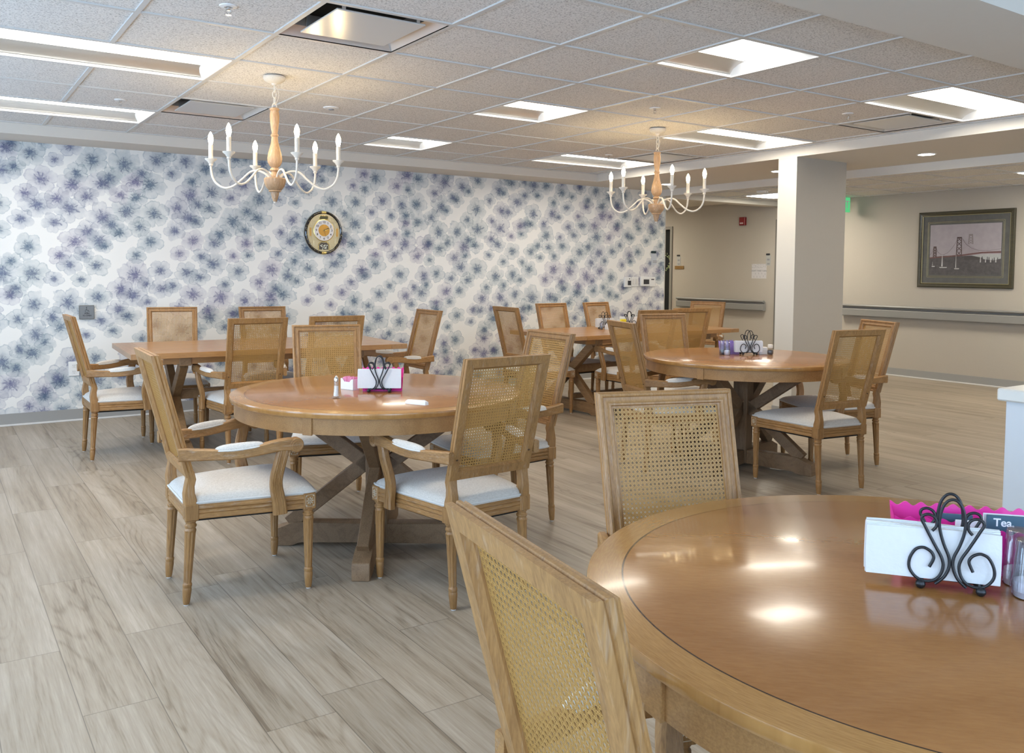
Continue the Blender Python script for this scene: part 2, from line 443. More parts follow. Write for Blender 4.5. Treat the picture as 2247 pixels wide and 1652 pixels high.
b = MB(); cur = XL-.12
for a, c in WINB:
    b.box(cur, a, YB-.12, YB, 0, 2.6); b.box(a, c, YB-.12, YB, 0, .55); b.box(a, c, YB-.12, YB, 2.15, 2.6); cur = c
b.box(cur, XR+.12, YB-.12, YB, 0, 2.6); struct(b.build('wall_front', M_WALL, smooth=0))
for a, c in WINB:
    wi += 1; f = MB()
    for x0, x1, z0, z1 in ((a, a+.05, .55, 2.15), (c-.05, c, .55, 2.15), (a, c, .55, .60), (a, c, 2.10, 2.15), ((a+c)/2-.02, (a+c)/2+.02, .6, 2.1)):
        f.box(x0, x1, YB-.09, YB-.04, z0, z1)
    w = struct(f.build('window_%d' % wi, M_WFR, smooth=0))
    MB().box(a+.05, c-.05, YB-.067, YB-.063, .6, 2.1).build('window_pane', M_PANE, w, smooth=0)

# column
S('wall_column', 4.993, 5.70, 1.49, 1.683, 0, G+.01, M_WALL)
S('trim_2', 4.988, 4.9935, 1.4885, 1.6845, .1, G, M_WHITE)            # white painted face of the column
S('trim_3', 4.980, 5.708, 1.482, 1.691, 0, .1, M_BASEB)
# soffits, beams
def Sg(name, *a): return S(name, *a, M_GYP)
Sg('ceiling_soffit_back', XL, 6.30, YT, YW, G, 2.6)
Sg('ceiling_soffit_right', XT, 6.26, YB, YT, G, 2.6)
Sg('ceiling_soffit_front', XL, XT, -1.665, YN, G, 2.6)
Sg('ceiling_near', XL, XT, YB, -1.665, H, 2.6)
Sg('trim_4', 6.26, 6.30, YB, YW, 2.237, 2.6)
Sg('trim_5', 6.30, XR, 4.65, 4.85, 2.245, 2.6)
Sg('ceiling_hall', 6.30, XR, 4.85, 8.5, 2.35, 2.6)
# tile ceiling with openings for lights and vents
LIGHTS = [(-2, 2, 2), (-2, 5, 2), (-2, -1, 2), (3, -1, 1), (3, 2, 1), (3, 5, 1), (6, -1, 2), (6, 2, 2), (6, 5, 2)]   # i, j, cells long
VENTS = [(0, 0), (0, 4), (7, 0), (7, 4)]
hole = set()
for i, j, n in LIGHTS:
    for k in range(n): hole.add((i+k, j))
hole |= set(VENTS)
b = MB(); ZC = 2.406
for i in range(-5, 9):
    for j in range(-2, 7):
        if (i, j) in hole: continue
        x0, x1 = max(i*T, XL), min((i+1)*T, XT); y0, y1 = j*T, min((j+1)*T, YT)
        if x1 > x0 and y1 > y0: b.quad([(x0, y0, ZC), (x0, y1, ZC), (x1, y1, ZC), (x1, y0, ZC)])
struct(b.build('ceiling', M_TILE, smooth=0))
b = MB()
S('ceiling_void', XL, XT, YN, YT, 2.58, 2.60, M_DARK)
b = MB(); hw = .012
for i in range(-4, 9):
    for j in range(-2, 7):
        if (i-1, j) in hole and (i, j) in hole and any(q[1] == j and q[2] == 2 and q[0] == i-1 for q in LIGHTS): continue
        b.box(i*T-hw, i*T+hw, j*T+hw, min((j+1)*T-hw, YT), 2.399, 2.4065)
for j in range(-2, 7):
    b.box(XL, XT, j*T-hw, j*T+hw, 2.399, 2.4065)
struct(b.build('trim_6', M_TEE, smooth=0))
# wall angle around the tray
S('trim_7', XL, XT, YT-.02, YT, 2.398, 2.4065, M_TEE); S('trim_8', XT-.02, XT, YN, YT, 2.398, 2.4065, M_TEE)
# hall tile ceiling
b = MB(); b.quad([(6.30, YB, 2.307), (6.30, 4.65, 2.307), (XR, 4.65, 2.307), (XR, YB, 2.307)])
struct(b.build('ceiling_hall_tiles', M_TILE, smooth=0))
b = MB()
for k in range(-9, 8): b.box(6.30, XR, .30+k*T-hw, .30+k*T+hw, 2.300, 2.3075)
for k in range(5): b.box(6.30+k*T-hw+.05, 6.30+k*T+hw+.05, YB, 4.65, 2.3005, 2.3075)
struct(b.build('trim_9', M_TEE, smooth=0))
# base boards
def base(name, x0, x1, y0, y1, ax):
    o = S(name, x0, x1, y0, y1, 0.012, .10, M_BASEB)
    d = .012
    if ax == 'y': q = MB().box(x0, x1, y0-d, y1, 0, .014, .002)
    else: q = MB().box(x0-d, x1, y0, y1, 0, .014, .002)
    q.build('base_toe', M_BASEW, o, smooth=0)
base('baseboard_back', XL, 6.50, YW-.008, YW, 'y')
base('baseboard_right', XR-.008, XR, YB, 3.78, 'x')
base('baseboard_hall', XR-.008, XR, 4.82, 6.87, 'x')
S('baseboard_left', XL, XL+.008, YB, YW-.01, 0, .1, M_BASEB)

# ------------------------------------------------------------------ handrails
def handrail(y0, y1, label):
    r = thing('handrail', label, 'handrail', (XR, (y0+y1)/2, .74), 0, 'grey vinyl handrails on the hall wall')
    L = (y1-y0)/2
    prof = [(-.02, .0), (-.075, .0), (-.083, .010), (-.083, .088), (-.076, .096), (-.045, .104), (-.045, .118), (-.085, .126), (-.092, .138), (-.085, .150), (-.055, .152), (-.02, .120)]
    MB().loft([[V((x, s*L, z)) for x, z in prof] for s in (-1, 1)]).build('rail', M_RAIL, r, 30)
    b = MB(); n = max(2, int(2*L/1.2))
    for k in range(n): y = -L+.15+k*(2*L-.3)/(n-1); b.box(-.03, 0, y-.03, y+.03, .02, .10)
    b.build('bracket', M_RAIL, r, 0)
handrail(YB+.3, 3.68, 'long grey vinyl handrail on the right wall below the framed bridge picture')
handrail(4.95, 6.70, 'short grey vinyl handrail on the far wall below the red fire alarm')

# ------------------------------------------------------------------ troffers
def troffer(i, j, n, label):
    L = n*T/2-.012; W = T/2-.012
    o = thing('ceiling_light', label, 'ceiling light', ((i+n/2)*T, (j+.5)*T, 2.40), 0, 'recessed white panel lights in the tile ceiling')
    pr = [(-W, 0.), (-W, .012), (-W+.02, .022), (-.25, .034), (-.20, .048), (-.155, .056), (-.155, .066), (.155, .066), (.155, .056), (.20, .048), (.25, .034), (W-.02, .022), (W, .012), (W, 0.)]
    b = MB()
    vs = [[b.bm.verts.new((s*(L-.0), y, z)) for y, z in pr] for s in (-1, 1)]
    for k in range(len(pr)-1): b.bm.faces.new((vs[0][k], vs[0][k+1], vs[1][k+1], vs[1][k]))
    b.build('reflector', M_REFL, o, 40)
    for s in (-1, 1):
        b = MB()
        A = [b.bm.verts.new((s*L, y, .0)) for y, z in pr]; B = [b.bm.verts.new((s*(L-.05*min(1, z/.05)), y, z)) for y, z in pr]
        for k in range(len(pr)-1):
            try: b.bm.faces.new((A[k], A[k+1], B[k+1], B[k]))
            except ValueError: pass
        b.build('end_reflector', M_LW, o, 40)
    arc = [(.148*math.cos(PI*k/8), .064-.020*math.sin(PI*k/8)) for k in range(9)]
    MB().loft([[V((s*(L-.035), y, z)) for y, z in arc] for s in (-1, 1)]).build('lens', M_LENS, o, 40)
    f = MB()
    for a in ((-L-.001, L+.001, -W-.001, -W+.006), (-L-.001, L+.001, W-.006, W+.001), (-L-.001, -L+.006, -W, W), (L-.006, L+.001, -W, W)):
        f.box(*a, -.0015, .012)
    f.build('trim_ring', M_LW, o, 0)
    return o
TL = ['long panel light at the left edge, nearer the chandelier on the left', 'long panel light at the left edge, nearer the flowered wall',
      'long panel light in the top left corner, mostly out of view', 'square panel light nearest the camera, right of centre',
      'square panel light in the middle of the ceiling between the chandeliers', 'square panel light nearest the flowered wall, left of centre',
      'long panel light at the right edge beside a ceiling vent', 'long panel light in front of the column, right of the far chandelier',
      'long panel light behind the far chandelier by the soffit corner']
for a, l in zip(LIGHTS, TL): troffer(*a, l)

def vent(i, j, label):
    o = thing('ceiling_vent', label, 'vent', ((i+.5)*T, (j+.5)*T, 2.40), 0, 'square plaque air vents in the tile ceiling')
    W = T/2-.012
    b = MB()
    rings = [(W, -.001), (W, .004), (W-.05, .045), (W-.05, .10)]
    vr = []
    for r, z in rings: vr.append([b.bm.verts.new((sx*r, sy*r, z)) for sx, sy in ((-1, -1), (1, -1), (1, 1), (-1, 1))])
    for a, c in zip(vr, vr[1:]):
        for k in range(4): b.bm.faces.new((a[k], a[(k+1) % 4], c[(k+1) % 4], c[k]))
    b.build('frame', M_VENTF, o, 0)
    MB().box(-W+.05, W-.05, -W+.05, W-.05, .10, .105).build('duct_opening', M_DARK, o, 0)
    MB().box(-.215, .215, -.215, .215, .004, .012, .002).build('face_plate', M_VENT, o, 30)
    for sx in (-1, 1):
        for sy in (-1, 1): MB().box(sx*.18-.008, sx*.18+.008, *sorted((sy*.205, sy*.21)), .01, .10).build('bracket', M_VENTF, o, 0)
for a, l in zip(VENTS, ['shiny vent at the top centre-left, nearest the camera', 'shiny vent left of the near chandelier stem by the soffit', 'vent at the right edge beside the long panel light', 'vent partly hidden behind the far chandelier stem']): vent(*a, l)

def sprinkler(x, y, z, label, flat=False):
    o = thing('fire_sprinkler', label, 'sprinkler', (x, y, z), 0, 'small sprinkler heads in the ceiling')
    MB().lathe([(.0, 0), (.038, 0), (.036, -.004), (.018, -.007), (.012, -.004), (0, -.004)], 20).build('escutcheon', M_LW, o)
    MB().lathe([(0, -.004), (.009, -.004), (.009, -.016), (.005, -.02), (0, -.02)], 12).build('body', M_CHROME, o)
    MB().tube([(-.010, 0, -.014), (-.011, 0, -.026), (0, 0, -.036), (.011, 0, -.026), (.010, 0, -.014)], .002, 6).build('frame_arm', M_CHROME, o)
    b = MB().lathe([(0, -.036), (.014, -.037), (.014, -.0385), (0, -.0385)], 12, flute=lambda z, k: 1 if k % 2 else .7); b.build('deflector', M_CHROME, o)
for a, l in zip([(-.305, .313, 2.406), (-.299, 2.769, 2.406), (2.743, .926, 2.406), (3.961, .296, 2.406), (4.039, 2.89, 2.406), (7.3, 2.6, 2.307), (7.2, 3.6, 2.307)],
                ['sprinkler head at the top left, nearest the camera', 'sprinkler head between the two long lights on the left', 'sprinkler head above the far chandelier', 'sprinkler head left of the right-hand vent', 'sprinkler head between far panel light and rear vent', 'sprinkler head in the hall ceiling right of the column', 'sprinkler head in the hall ceiling left of the column']): sprinkler(*a, l)
o = thing('smoke_detector', 'flat round white detector in a ceiling tile right of the near chandelier', 'detector', (.947, 2.204, 2.406))
MB().lathe([(0, 0), (.055, 0), (.052, -.006), (.03, -.010), (0, -.010)], 28).build('cover', M_LW, o)
MB().lathe([(0, -.010), (.020, -.010), (.018, -.016), (0, -.017)], 20).build('sensor', M_GREYP, o)
for x, y, l in ((5.735, .752, 'round recessed downlight in the soffit right of the column'), (5.76, 2.30, 'round recessed downlight in the soffit just left of the column'), (5.81, 3.90, 'round recessed downlight in the soffit behind the far chandelier')):
    o = thing('downlight', l, 'downlight', (x, y, G), 0, 'round recessed downlights in the soffit')
    MB().lathe([(.064, .004), (.078, .002), (.080, -.003), (.066, -.004), (.064, .0)], 32).build('trim_ring', M_LW, o)
    MB().lathe([(0, -.001), (.065, -.001), (.065, .003), (0, .003)], 32).build('lens', M_DOWN, o)
M_HALL = emit('hall_lens', (1, .93, .79), 25.)
for x, y, z, l in ((7.85, .62, 2.307, 'white panel light in the hall ceiling at the right edge'), (7.85, 3.97, 2.307, 'white panel light in the hall ceiling left of the column'), (7.75, 7.6, 2.35, 'added panel light, unseen, brightening the far end of the hall near the dark doorway'), (7.85, -2.6, 2.307, 'added panel light, unseen, brightening the near part of the hall right of the counter')):  # last two panels are out of view, added to brighten the hall
    o = thing('hall_ceiling_light', l, 'ceiling light', (x, y, z), 0, 'panel lights in the hall ceiling')
    MB().box(-.30, .30, -.30, .30, -.010, 0, .002).build('frame', M_LW, o, 0); MB().box(-.27, .27, -.27, .27, -.013, -.010, .001).build('lens', M_HALL, o, 0)
o = thing('hall_smoke_detector', 'round white detector on the hall ceiling left of the column', 'detector', (7.25, 3.72, 2.307)); MB().lathe([(0, 0), (.07, 0), (.065, -.02), (.04, -.03), (0, -.03)], 28).build('cover', M_LW, o)

# ------------------------------------------------------------------ chandeliers
M_CWOOD = wood('chandelier_turned_wood', (.30, .17, .085), (.52, .34, .19), 'Z', .5, .35, ring=14, washcol=(.72, .68, .62))
M_CWHITE = plain('distressed_white_iron', (.68, .63, .55), .55, noise=.14, nscale=160)
M_BULB = emit('candle_bulb', (1.0, .74, .38), 62.)
M_BGL = glass('bulb_glass', (1, .97, .9))
def chandelier(x, y, a0, label):
    o = thing('chandelier', label, 'chandelier', (x, y, 0), 0, 'six-candle chandeliers')
    MB().lathe([(0, 2.399), (.062, 2.399), (.064, 2.390), (.058, 2.378), (.040, 2.366), (.018, 2.360), (.012, 2.350), (0, 2.350)], 32).build('canopy', M_CWHITE, o)
    b = MB(); z = 2.352
    for k in range(4):
        r = .011; h = .021
        pts = []
        for q in range(12):
            a = 2*PI*q/12; u = r*math.cos(a); w = h*math.sin(a)
            pts.append((u, 0, z-h-w) if k % 2 else (0, u, z-h-w))
        b.tube(pts, .0028, 6, closed=True); z -= .033
    b.build('chain', M_CWHITE, o)
    MB().tube(spline([(.004, 0, 2.35), (.022, .004, 2.325), (.028, .006, 2.295), (.016, 0, 2.262), (.003, 0, 2.24)]), .0022, 6).build('cord', M_CWHITE, o)
    MB().tube([(.013*math.cos(2*PI*q/14), 0, 2.232+.013*math.sin(2*PI*q/14)) for q in range(14)], .003, 6, closed=True).build('top_loop', M_CWHITE, o)
    flz = lambda z, k: (1-.07*(k % 3 == 0)) if 1.915 < z < 2.03 else 1
    pr = [(0, 2.222), (.022, 2.222), (.027, 2.218), (.027, 2.210), (.022, 2.204), (.025, 2.196), (.027, 2.175), (.025, 2.14), (.020, 2.10), (.017, 2.085), (.0165, 2.075), (.022, 2.070), (.022, 2.063), (.0175, 2.058), (.020, 2.03), (.027, 2.00), (.037, 1.965), (.042, 1.935), (.040, 1.912), (.030, 1.893), (.018, 1.882), (.026, 1.874), (.028, 1.866), (.018, 1.858), (.022, 1.848), (.024, 1.835), (.022, 1.822), (0, 1.822)]
    MB().lathe(pr, 24, flute=flz).build('turned_stem', M_CWOOD, o)
    MB().lathe([(0, 1.822), (.058, 1.822), (.062, 1.816), (.061, 1.80), (.054, 1.775), (.040, 1.757), (.034, 1.752), (.036, 1.745), (.024, 1.742), (.022, 1.728), (.016, 1.705), (.010, 1.688), (0, 1.686)], 32).build('bowl', M_CWOOD, o)
    MB().lathe([(0, 1.688), (.008, 1.687), (.007, 1.680), (0, 1.676)], 16).build('finial', M_CWHITE, o)
    for k in range(6):
        a = math.radians(a0+60*k); c, s = math.cos(a), math.sin(a)
        P = lambda r, z: (r*c, r*s, z)
        MB().tube(spline([P(.03, 1.822), P(.055, 1.846), P(.095, 1.862), P(.14, 1.855), P(.185, 1.815), P(.235, 1.775), P(.285, 1.762), P(.33, 1.785), P(.355, 1.825), P(.363, 1.875), P(.363, 1.90)], 5), .0062, 8).build('arm', M_CWHITE, o)
        e = P(.363, 0)
        MB().lathe([(0, 1.885), (.008, 1.886), (.012, 1.893), (.010, 1.899), (.016, 1.905), (.018, 1.911), (.032, 1.922), (.034, 1.928), (.014, 1.928), (0, 1.928)], 20, o=(e[0], e[1], 0)).build('candle_cup', M_CWHITE, o)
        MB().lathe([(0, 1.926), (.0125, 1.926), (.0125, 2.005), (.0115, 2.009), (0, 2.009)], 14, o=(e[0], e[1], 0), flute=lambda z, k: 1+.06*math.sin(z*900+k*2)).build('candle_sleeve', M_CWHITE, o)
        bb = MB().lathe([(0, 2.009), (.009, 2.009), (.010, 2.016), (.0140, 2.032), (.0148, 2.043), (.0120, 2.060), (.0055, 2.076), (0, 2.083)], 16, o=(e[0], e[1], 0)).build('bulb', M_BULB, o)
    return o
chandelier(.297, 1.479, -30.45, 'six-candle wood and white iron chandelier nearer the camera, left of centre')
chandelier(3.327, 1.501, -56.45, 'six-candle wood and white iron chandelier farther back, left of the column')
#--PART2--
# ------------------------------------------------------------------ cane chairs
LEAN = .26; UPV = V((0, -LEAN, 1)).normalized(); NRM = V((0, .80, .06))
B0 = V((0, .001, .50)); TT = .489
def bp(x, t, w): return B0+V((x, 0, 0))+UPV*t+NRM*w
def back_frame():
    b = MB()
    a, c = .193, .199
    loop = [V((-a, 0)), V((-c, TT)), V((c, TT)), V((a, 0))]
    prof = [(0, 0), (0, .014), (.0035, .018), (0, .022), (0, .030), (.003, .034), (.0015, .037), (.004, .0415), (.009, .0425), (.0125, .039), (.0135, .034), (.020, .0325), (.026, .0345), (.029, .038), (.034, .0375), (.0365, .033), (.0375, .029), (.0425, .027), (.0425, .016), (.036, .006), (.034, 0)]
    rings = []
    cen = V((0, TT/2))
    for i in range(4):
        p0, p1, p2 = loop[i-1], loop[i], loop[(i+1) % 4]
        def nrm(u, v):
            d = (v-u).normalized(); n = V((-d.y, d.x)); m = (u+v)/2
            return n if n.dot(cen-m) > 0 else -n
        n1, n2 = nrm(p0, p1), nrm(p1, p2)
        mi = (n1+n2)/(1+n1.dot(n2))
        rings.append([bp(p1.x+mi.x*u, p1.y+mi.y*u, w) for u, w in prof])
    b.loft(rings, loop=True)
    for s in (-1, 1):   # posts curving down to the seat blocks
        b.sweep([(s*.173, .019, .385), (s*.173, .017, .41), (s*.173, .013, .435), (s*.1735, .0155, .465), (s*.1735, .021, .49), (s*.174, .017, .52)],
                [(.042, .046), (.041, .046), (.036, .042), (.034, .036), (.037, .036), (.036, .030)], ch=.004)
        for t in (.075,):
            pass
    return b
def cane():
    b = MB()
    pitch = .0118; w = .0016; th = .0005
    x0 = .150; hx = lambda t: .151+.006*t/TT
    t0, t1 = .041, TT-.041
    W0 = .0225
    def strip(p, q, wd, lift):
        d = (V(q)-V(p)); L = d.length
        if L < .004: return
        d /= L; n = V((-d.y, d.x)); h = wd/2
        c = [V(p)+n*h, V(p)-n*h, V(q)-n*h, V(q)+n*h]
        b.loft([[bp(v.x, v.y, W0+lift-th) for v in c], [bp(v.x, v.y, W0+lift) for v in c]])
    nx = int(.30/pitch)//2+1; nt = int((t1-t0)/pitch)
    for i in range(-nx, nx+1):
        for o in (-.0018, .0018):
            x = i*pitch+o
            if abs(x) < .157: strip((x, t0), (x, t1), w, .0)
    for k in range(nt+1):
        for o in (-.0018, .0018):
            t = t0+.004+k*pitch+o
            if t < t1: strip((-hx(t), t), (hx(t), t), w, .0003)
    # diagonals through the crossings
    tc = t0+.004
    rng = int((.33+(t1-t0))/pitch)+2
    for sgn, lift in ((1, .0006), (-1, .0009)):
        for m in range(-rng, rng+1):
            c = (m+.5)*pitch
            # line: t - tc = sgn*x + c
            pts = []
            xs = [-.153, .153]
            tl, tr = tc+sgn*xs[0]+c, tc+sgn*xs[1]+c
            p, q = V((xs[0], tl)), V((xs[1], tr))
            def clip(p, q):
                for lim, lo in ((t0, True), (t1, False)):
                    pin = p.y >= lim if lo else p.y <= lim; qin = q.y >= lim if lo else q.y <= lim
                    if not pin and not qin: return None
                    if pin != qin:
                        f = (lim-p.y)/(q.y-p.y); x = p+(q-p)*f
                        if pin: q = x
                        else: p = x
                return p, q
            r = clip(p, q)
            if r: strip(r[0], r[1], .0018, lift)
    return b
def turned_leg(x, yt, yb, zt, front):
    """leg with a square block on top; leans from (yt) at the block to (yb) at the floor"""
    b = MB()
    h = .0255
    b.box(x-h, x+h, yt-h, yt+h, .331, .396 if front else .394, .003)
    n = 24
    fl = lambda z, k: (1 if (k % 3) else .86) if .088 < z < .288 else 1
    pr = [(.0, .333), (.0225, .333), (.0225, .326), (.0185, .322), (.0185, .317), (.0225, .312), (.0225, .306), (.0190, .302), (.0195, .297), (.0225, .292), (.0215, .286), (.0205, .28), (.0150, .095), (.0145, .088), (.0175, .083), (.0175, .074), (.0160, .070), (.0172, .064), (.0172, .056), (.0135, .014), (.0115, .004), (0, .004)]
    rings = []
    for r, z in pr:
        yy = yb+(yt-yb)*min(1, z/.333)
        rings.append([V((x+r*fl(z, k)*math.cos(2*PI*k/n), yy+r*fl(z, k)*math.sin(2*PI*k/n), z)) for k in range(n)])
    b.loft(rings)
    if not front:   # raised square panel on the block
        b.box(x-.017, x+.017, yt-h-.002, yt-h+.001, .344, .384, .001)
    return b
def rosette(x, y, face):
    """carved flower panel on a front block; face 'y' front or side sign"""
    b = MB()
    def pt(u, v, d):
        return V((x+u, y+.0255+d, .366+v)) if face == 0 else V((x+face*(.0255+d), y+u, .366+v))
    def blob(u, v, ru, rv, a, h):
        rings = []
        for f, d in ((1, 0.0), (.8, h*.7), (.35, h)):
            rings.append([pt(u+(ru*f*math.cos(q)*math.cos(a)-rv*f*math.sin(q)*math.sin(a)), v+(ru*f*math.cos(q)*math.sin(a)+rv*f*math.sin(q)*math.cos(a)), d) for q in [2*PI*k/8 for k in range(8)]])
        b.loft(rings)
    for k in range(8):
        a = k*PI/4; blob(.0095*math.cos(a), .0105*math.sin(a), .006, .0028, a, .0028)
    blob(0, 0, .0035, .0035, 0, .004)
    for u in (-1, 1):
        for v in (-1, 1): blob(u*.0145, v*.0195, .0035, .0035, 0, .0022)
    for u, v, ru, rv in ((0, .0235, .018, .001), (0, -.0235, .018, .001), (.0185, 0, .001, .0235), (-.0185, 0, .001, .0235)): blob(u, v, ru, rv, 0, .0012)
    return b
def cushion_w(v):      # half width of the seat as a function of y
    y = v
    if y < .035: return .148+(y/.035)*.035
    return .190+(y-.035)/(.50-.035)*.066
def seat():
    b = MB(); nu, nv = 28, 28; y0, y1 = -.004, .497
    rows = []
    for j in range(nv+1):
        v = -1+2*j/nv; vv = math.copysign(abs(v)**.75, v); yy = (y0+y1)/2+(y1-y0)/2*vv
        row = []
        for i in range(nu+1):
            u = -1+2*i/nu; uu = math.copysign(abs(u)**.75, u)
            y = yy+(.018*(1-uu*uu) if vv > 0 else 0)*vv
            hw_ = cushion_w(yy)
            # rounded plan corners at the front
            cf = max(0, (vv-.80)/.20); hw_ *= 1-.05*cf*cf
            e = ((1-abs(uu)**9)**.45)*((1-abs(vv)**9)**.45)
            z = .399+.030*e+.022*(1-uu*uu)*(1-vv*vv)
            row.append(b.bm.verts.new((uu*hw_, y, z)))
        rows.append(row)
    for j in range(nv):
        for i in range(nu): b.bm.faces.new((rows[j][i], rows[j][i+1], rows[j+1][i+1], rows[j+1][i]))
    # straight skirt down to the rail
    edge = rows[0]+[r[-1] for r in rows[1:]]+list(reversed(rows[-1][:-1]))+[rows[j][0] for j in range(nv-1, 0, -1)]
    low = [b.bm.verts.new((v.co.x, v.co.y, .391)) for v in edge]
    for k in range(len(edge)):
        k2 = (k+1) % len(edge); b.bm.faces.new((edge[k], low[k], low[k2], edge[k2]))
    rim = [V((v.co.x, v.co.y, .399)) for v in edge]
    return b, rim
def rails():
    b = MB()
    def board(p, q, out, th=.020, z0=.335, z1=.392):
        p, q = V(p), V(q); d = (q-p).normalized(); o = V(out)
        pr = [(0, z0), (-th, z0), (-th, z1), (0, z1), (0, z1-.006), (.003, z1-.010), (.003, z1-.017), (-.001, z1-.021), (.003, z1-.025), (.003, z1-.033), (-.001, z1-.037), (.002, z1-.041), (.002, z0+.004)]
        n = V((d.y, -d.x, 0)); n = n if n.dot(o) > 0 else -n
        b.loft([[V((e.x, e.y, 0))+n*u+V((0, 0, z)) for u, z in pr] for e in (p, q)])
    return b, board
def make_chair(name, label, arms, loc, rz, group):
    t = thing(name, label, 'chair', loc, rz, group)
    fr = back_frame().build('back_frame', M_CHZ, t, 28)
    for s in (-1, 1):
        c = bp(s*.174, .085, -.0006); MB().sphere((c.x, c.y, c.z), .0055, 10, .6).build('screw_plug', M_PLUG, fr, 60)
    cane().build('cane_panel', M_CANE, t, 0)
    sm, rim = seat(); st = sm.build('seat', M_FAB, t, 50)
    MB().tube([p*1.0 for p in rim[::1]], .0042, 6, closed=True).build('piping', M_PIPE, st, 60)
    b, board = rails()
    board((-.21, .468+.021, 0), (.21, .468+.021, 0), (0, 1, 0)); b.build('seat_rail', M_CHX, t, 25)
    b, board = rails(); board((-.15, .0, 0), (.15, .0, 0), (0, -1, 0)); b.build('seat_rail', M_CHX, t, 25)
    for s in (-1, 1):
        b, board = rails(); board((s*.1925, .043, 0), (s*.2515, .446, 0), (s, 0, 0)); b.build('seat_rail', M_CHY, t, 25)
    MB().prism([(-.165, .02), (-.225, .47), (.225, .47), (.165, .02)], .322, .336).build('dust_cover', M_BLACK, t, 0)
    for s in (-1, 1):
        lf = turned_leg(s*.232, .468, .468, .33, True).build('leg', M_CHZ, t, 30)
        rosette(s*.232, .468, 0).build('rosette', M_ROS, lf, 50); rosette(s*.232, .468, s).build('rosette', M_ROS, lf, 50)
        MB().lathe([(0, 0), (.0095, 0), (.0105, .005), (0, .005)], 12, o=(s*.232, .468, 0)).build('glide', M_GLIDE, lf)
        lr = turned_leg(s*.173, .021, .0, .33, False).build('leg', M_CHZ, t, 30)
        MB().lathe([(0, 0), (.0095, 0), (.0105, .005), (0, .005)], 12, o=(s*.173, 0, 0)).build('glide', M_GLIDE, lr)
    if arms:
        for s in (-1, 1):
            path = [(.207, -.030, .594), (.211, -.008, .594), (.222, .03, .592), (.240, .09, .590), (.258, .15, .589), (.272, .21, .593), (.282, .27, .602), (.288, .33, .611), (.290, .375, .612), (.290, .40, .609)]
            sz = [(.024, .050), (.026, .049), (.027, .046), (.029, .042), (.032, .040), (.034, .040), (.034, .042), (.034, .046), (.034, .050), (.034, .046)]
            path = spline(path, 3); szz = []
            for k in range(len(path)):
                f = k/3; i = min(int(f), 8); g = f-i; szz.append(tuple(sz[i][m]*(1-g)+sz[i+1][m]*g for m in (0, 1)))
            b = MB().sweep([(s*p.x, p.y, p.z) for p in path], szz, ch=.005)
            M = Matrix.Translation((s*.290, .398, .608)) @ Matrix.Rotation(PI/2, 4, 'Y')
            b.lathe([(0, -.018), (.026, -.018), (.029, -.015), (.029, .015), (.026, .018), (0, .018)], 24, M=M)
            arm = b.build('arm', M_CHY, t, 35)
            # carved scroll line on both faces
            for f in (-1, 1):
                pts = []
                for k in range(34):
                    a = k/33*2*PI*2.1; r = .004+.0195*k/33
                    pts.append((s*.290+f*.0185, .398+r*math.cos(a), .608+r*math.sin(a)))
                MB().tube(pts, .0012, 5).build('scroll', M_PLUG if f == 0 else M_CHX, arm, 60)
            # upholstered pad
            b = MB(); rows = []
            pp = [p for p in spline([(.243, .095, .603), (.258, .15, .605), (.272, .21, .609), (.284, .275, .617)], 5)]
            n = len(pp)
            for k, p in enumerate(pp):
                v = -1+2*k/(n-1); e = max(0.0, 1-abs(v)**2.6)**.5
                wv = .0185*max(e, .12); hv = .025*max(e, .1)
                rows.append([V((s*p.x+wv*math.cos(q), p.y, p.z+(hv*math.sin(q) if math.sin(q) > 0 else .010*math.sin(q)))) for q in [2*PI*m/16 for m in range(16)]])
            pad = b.loft(rows).build('arm_pad', M_FAB, arm, 60)
            pts = []
            for sd in (1, -1):
                rng = range(n) if sd == 1 else range(n-1, -1, -1)
                for k in rng:
                    p = pp[k]; v = -1+2*k/(n-1); e = max(0.0, 1-abs(v)**2.6)**.5
                    pts.append((s*p.x+sd*.0195*max(e, .10), p.y, p.z+.001))
            MB().tube(pts, .0026, 6, closed=True).build('piping', M_PIPE, arm, 60)
            sp = spline([(.287, .352, .60), (.287, .345, .575), (.283, .334, .53), (.272, .326, .48), (.262, .328, .44), (.258, .336, .40), (.258, .342, .365), (.258, .344, .330)], 3)
            ws = [(.030, .044+.012*(k/len(sp))**1.5) for k in range(len(sp))]
            b = MB().sweep([(s*p.x, p.y, p.z) for p in sp], ws, ch=.006)
            for off in (-.010, .010):
                b.tube([(s*p.x+s*.0148, p.y+off, p.z) for p in sp], .0022, 5)
            b.build('arm_support', M_CHZ, t, 35)
    return t
R_ = math.radians
GA = 'cane-back chairs at the near-left round table'; GB = 'cane-back chairs at the far-right round table'; GD = 'cane-back chairs at the left farm table'; GE = 'cane-back chairs at the far farm table'; GC = 'cane-back chairs at the nearest table'
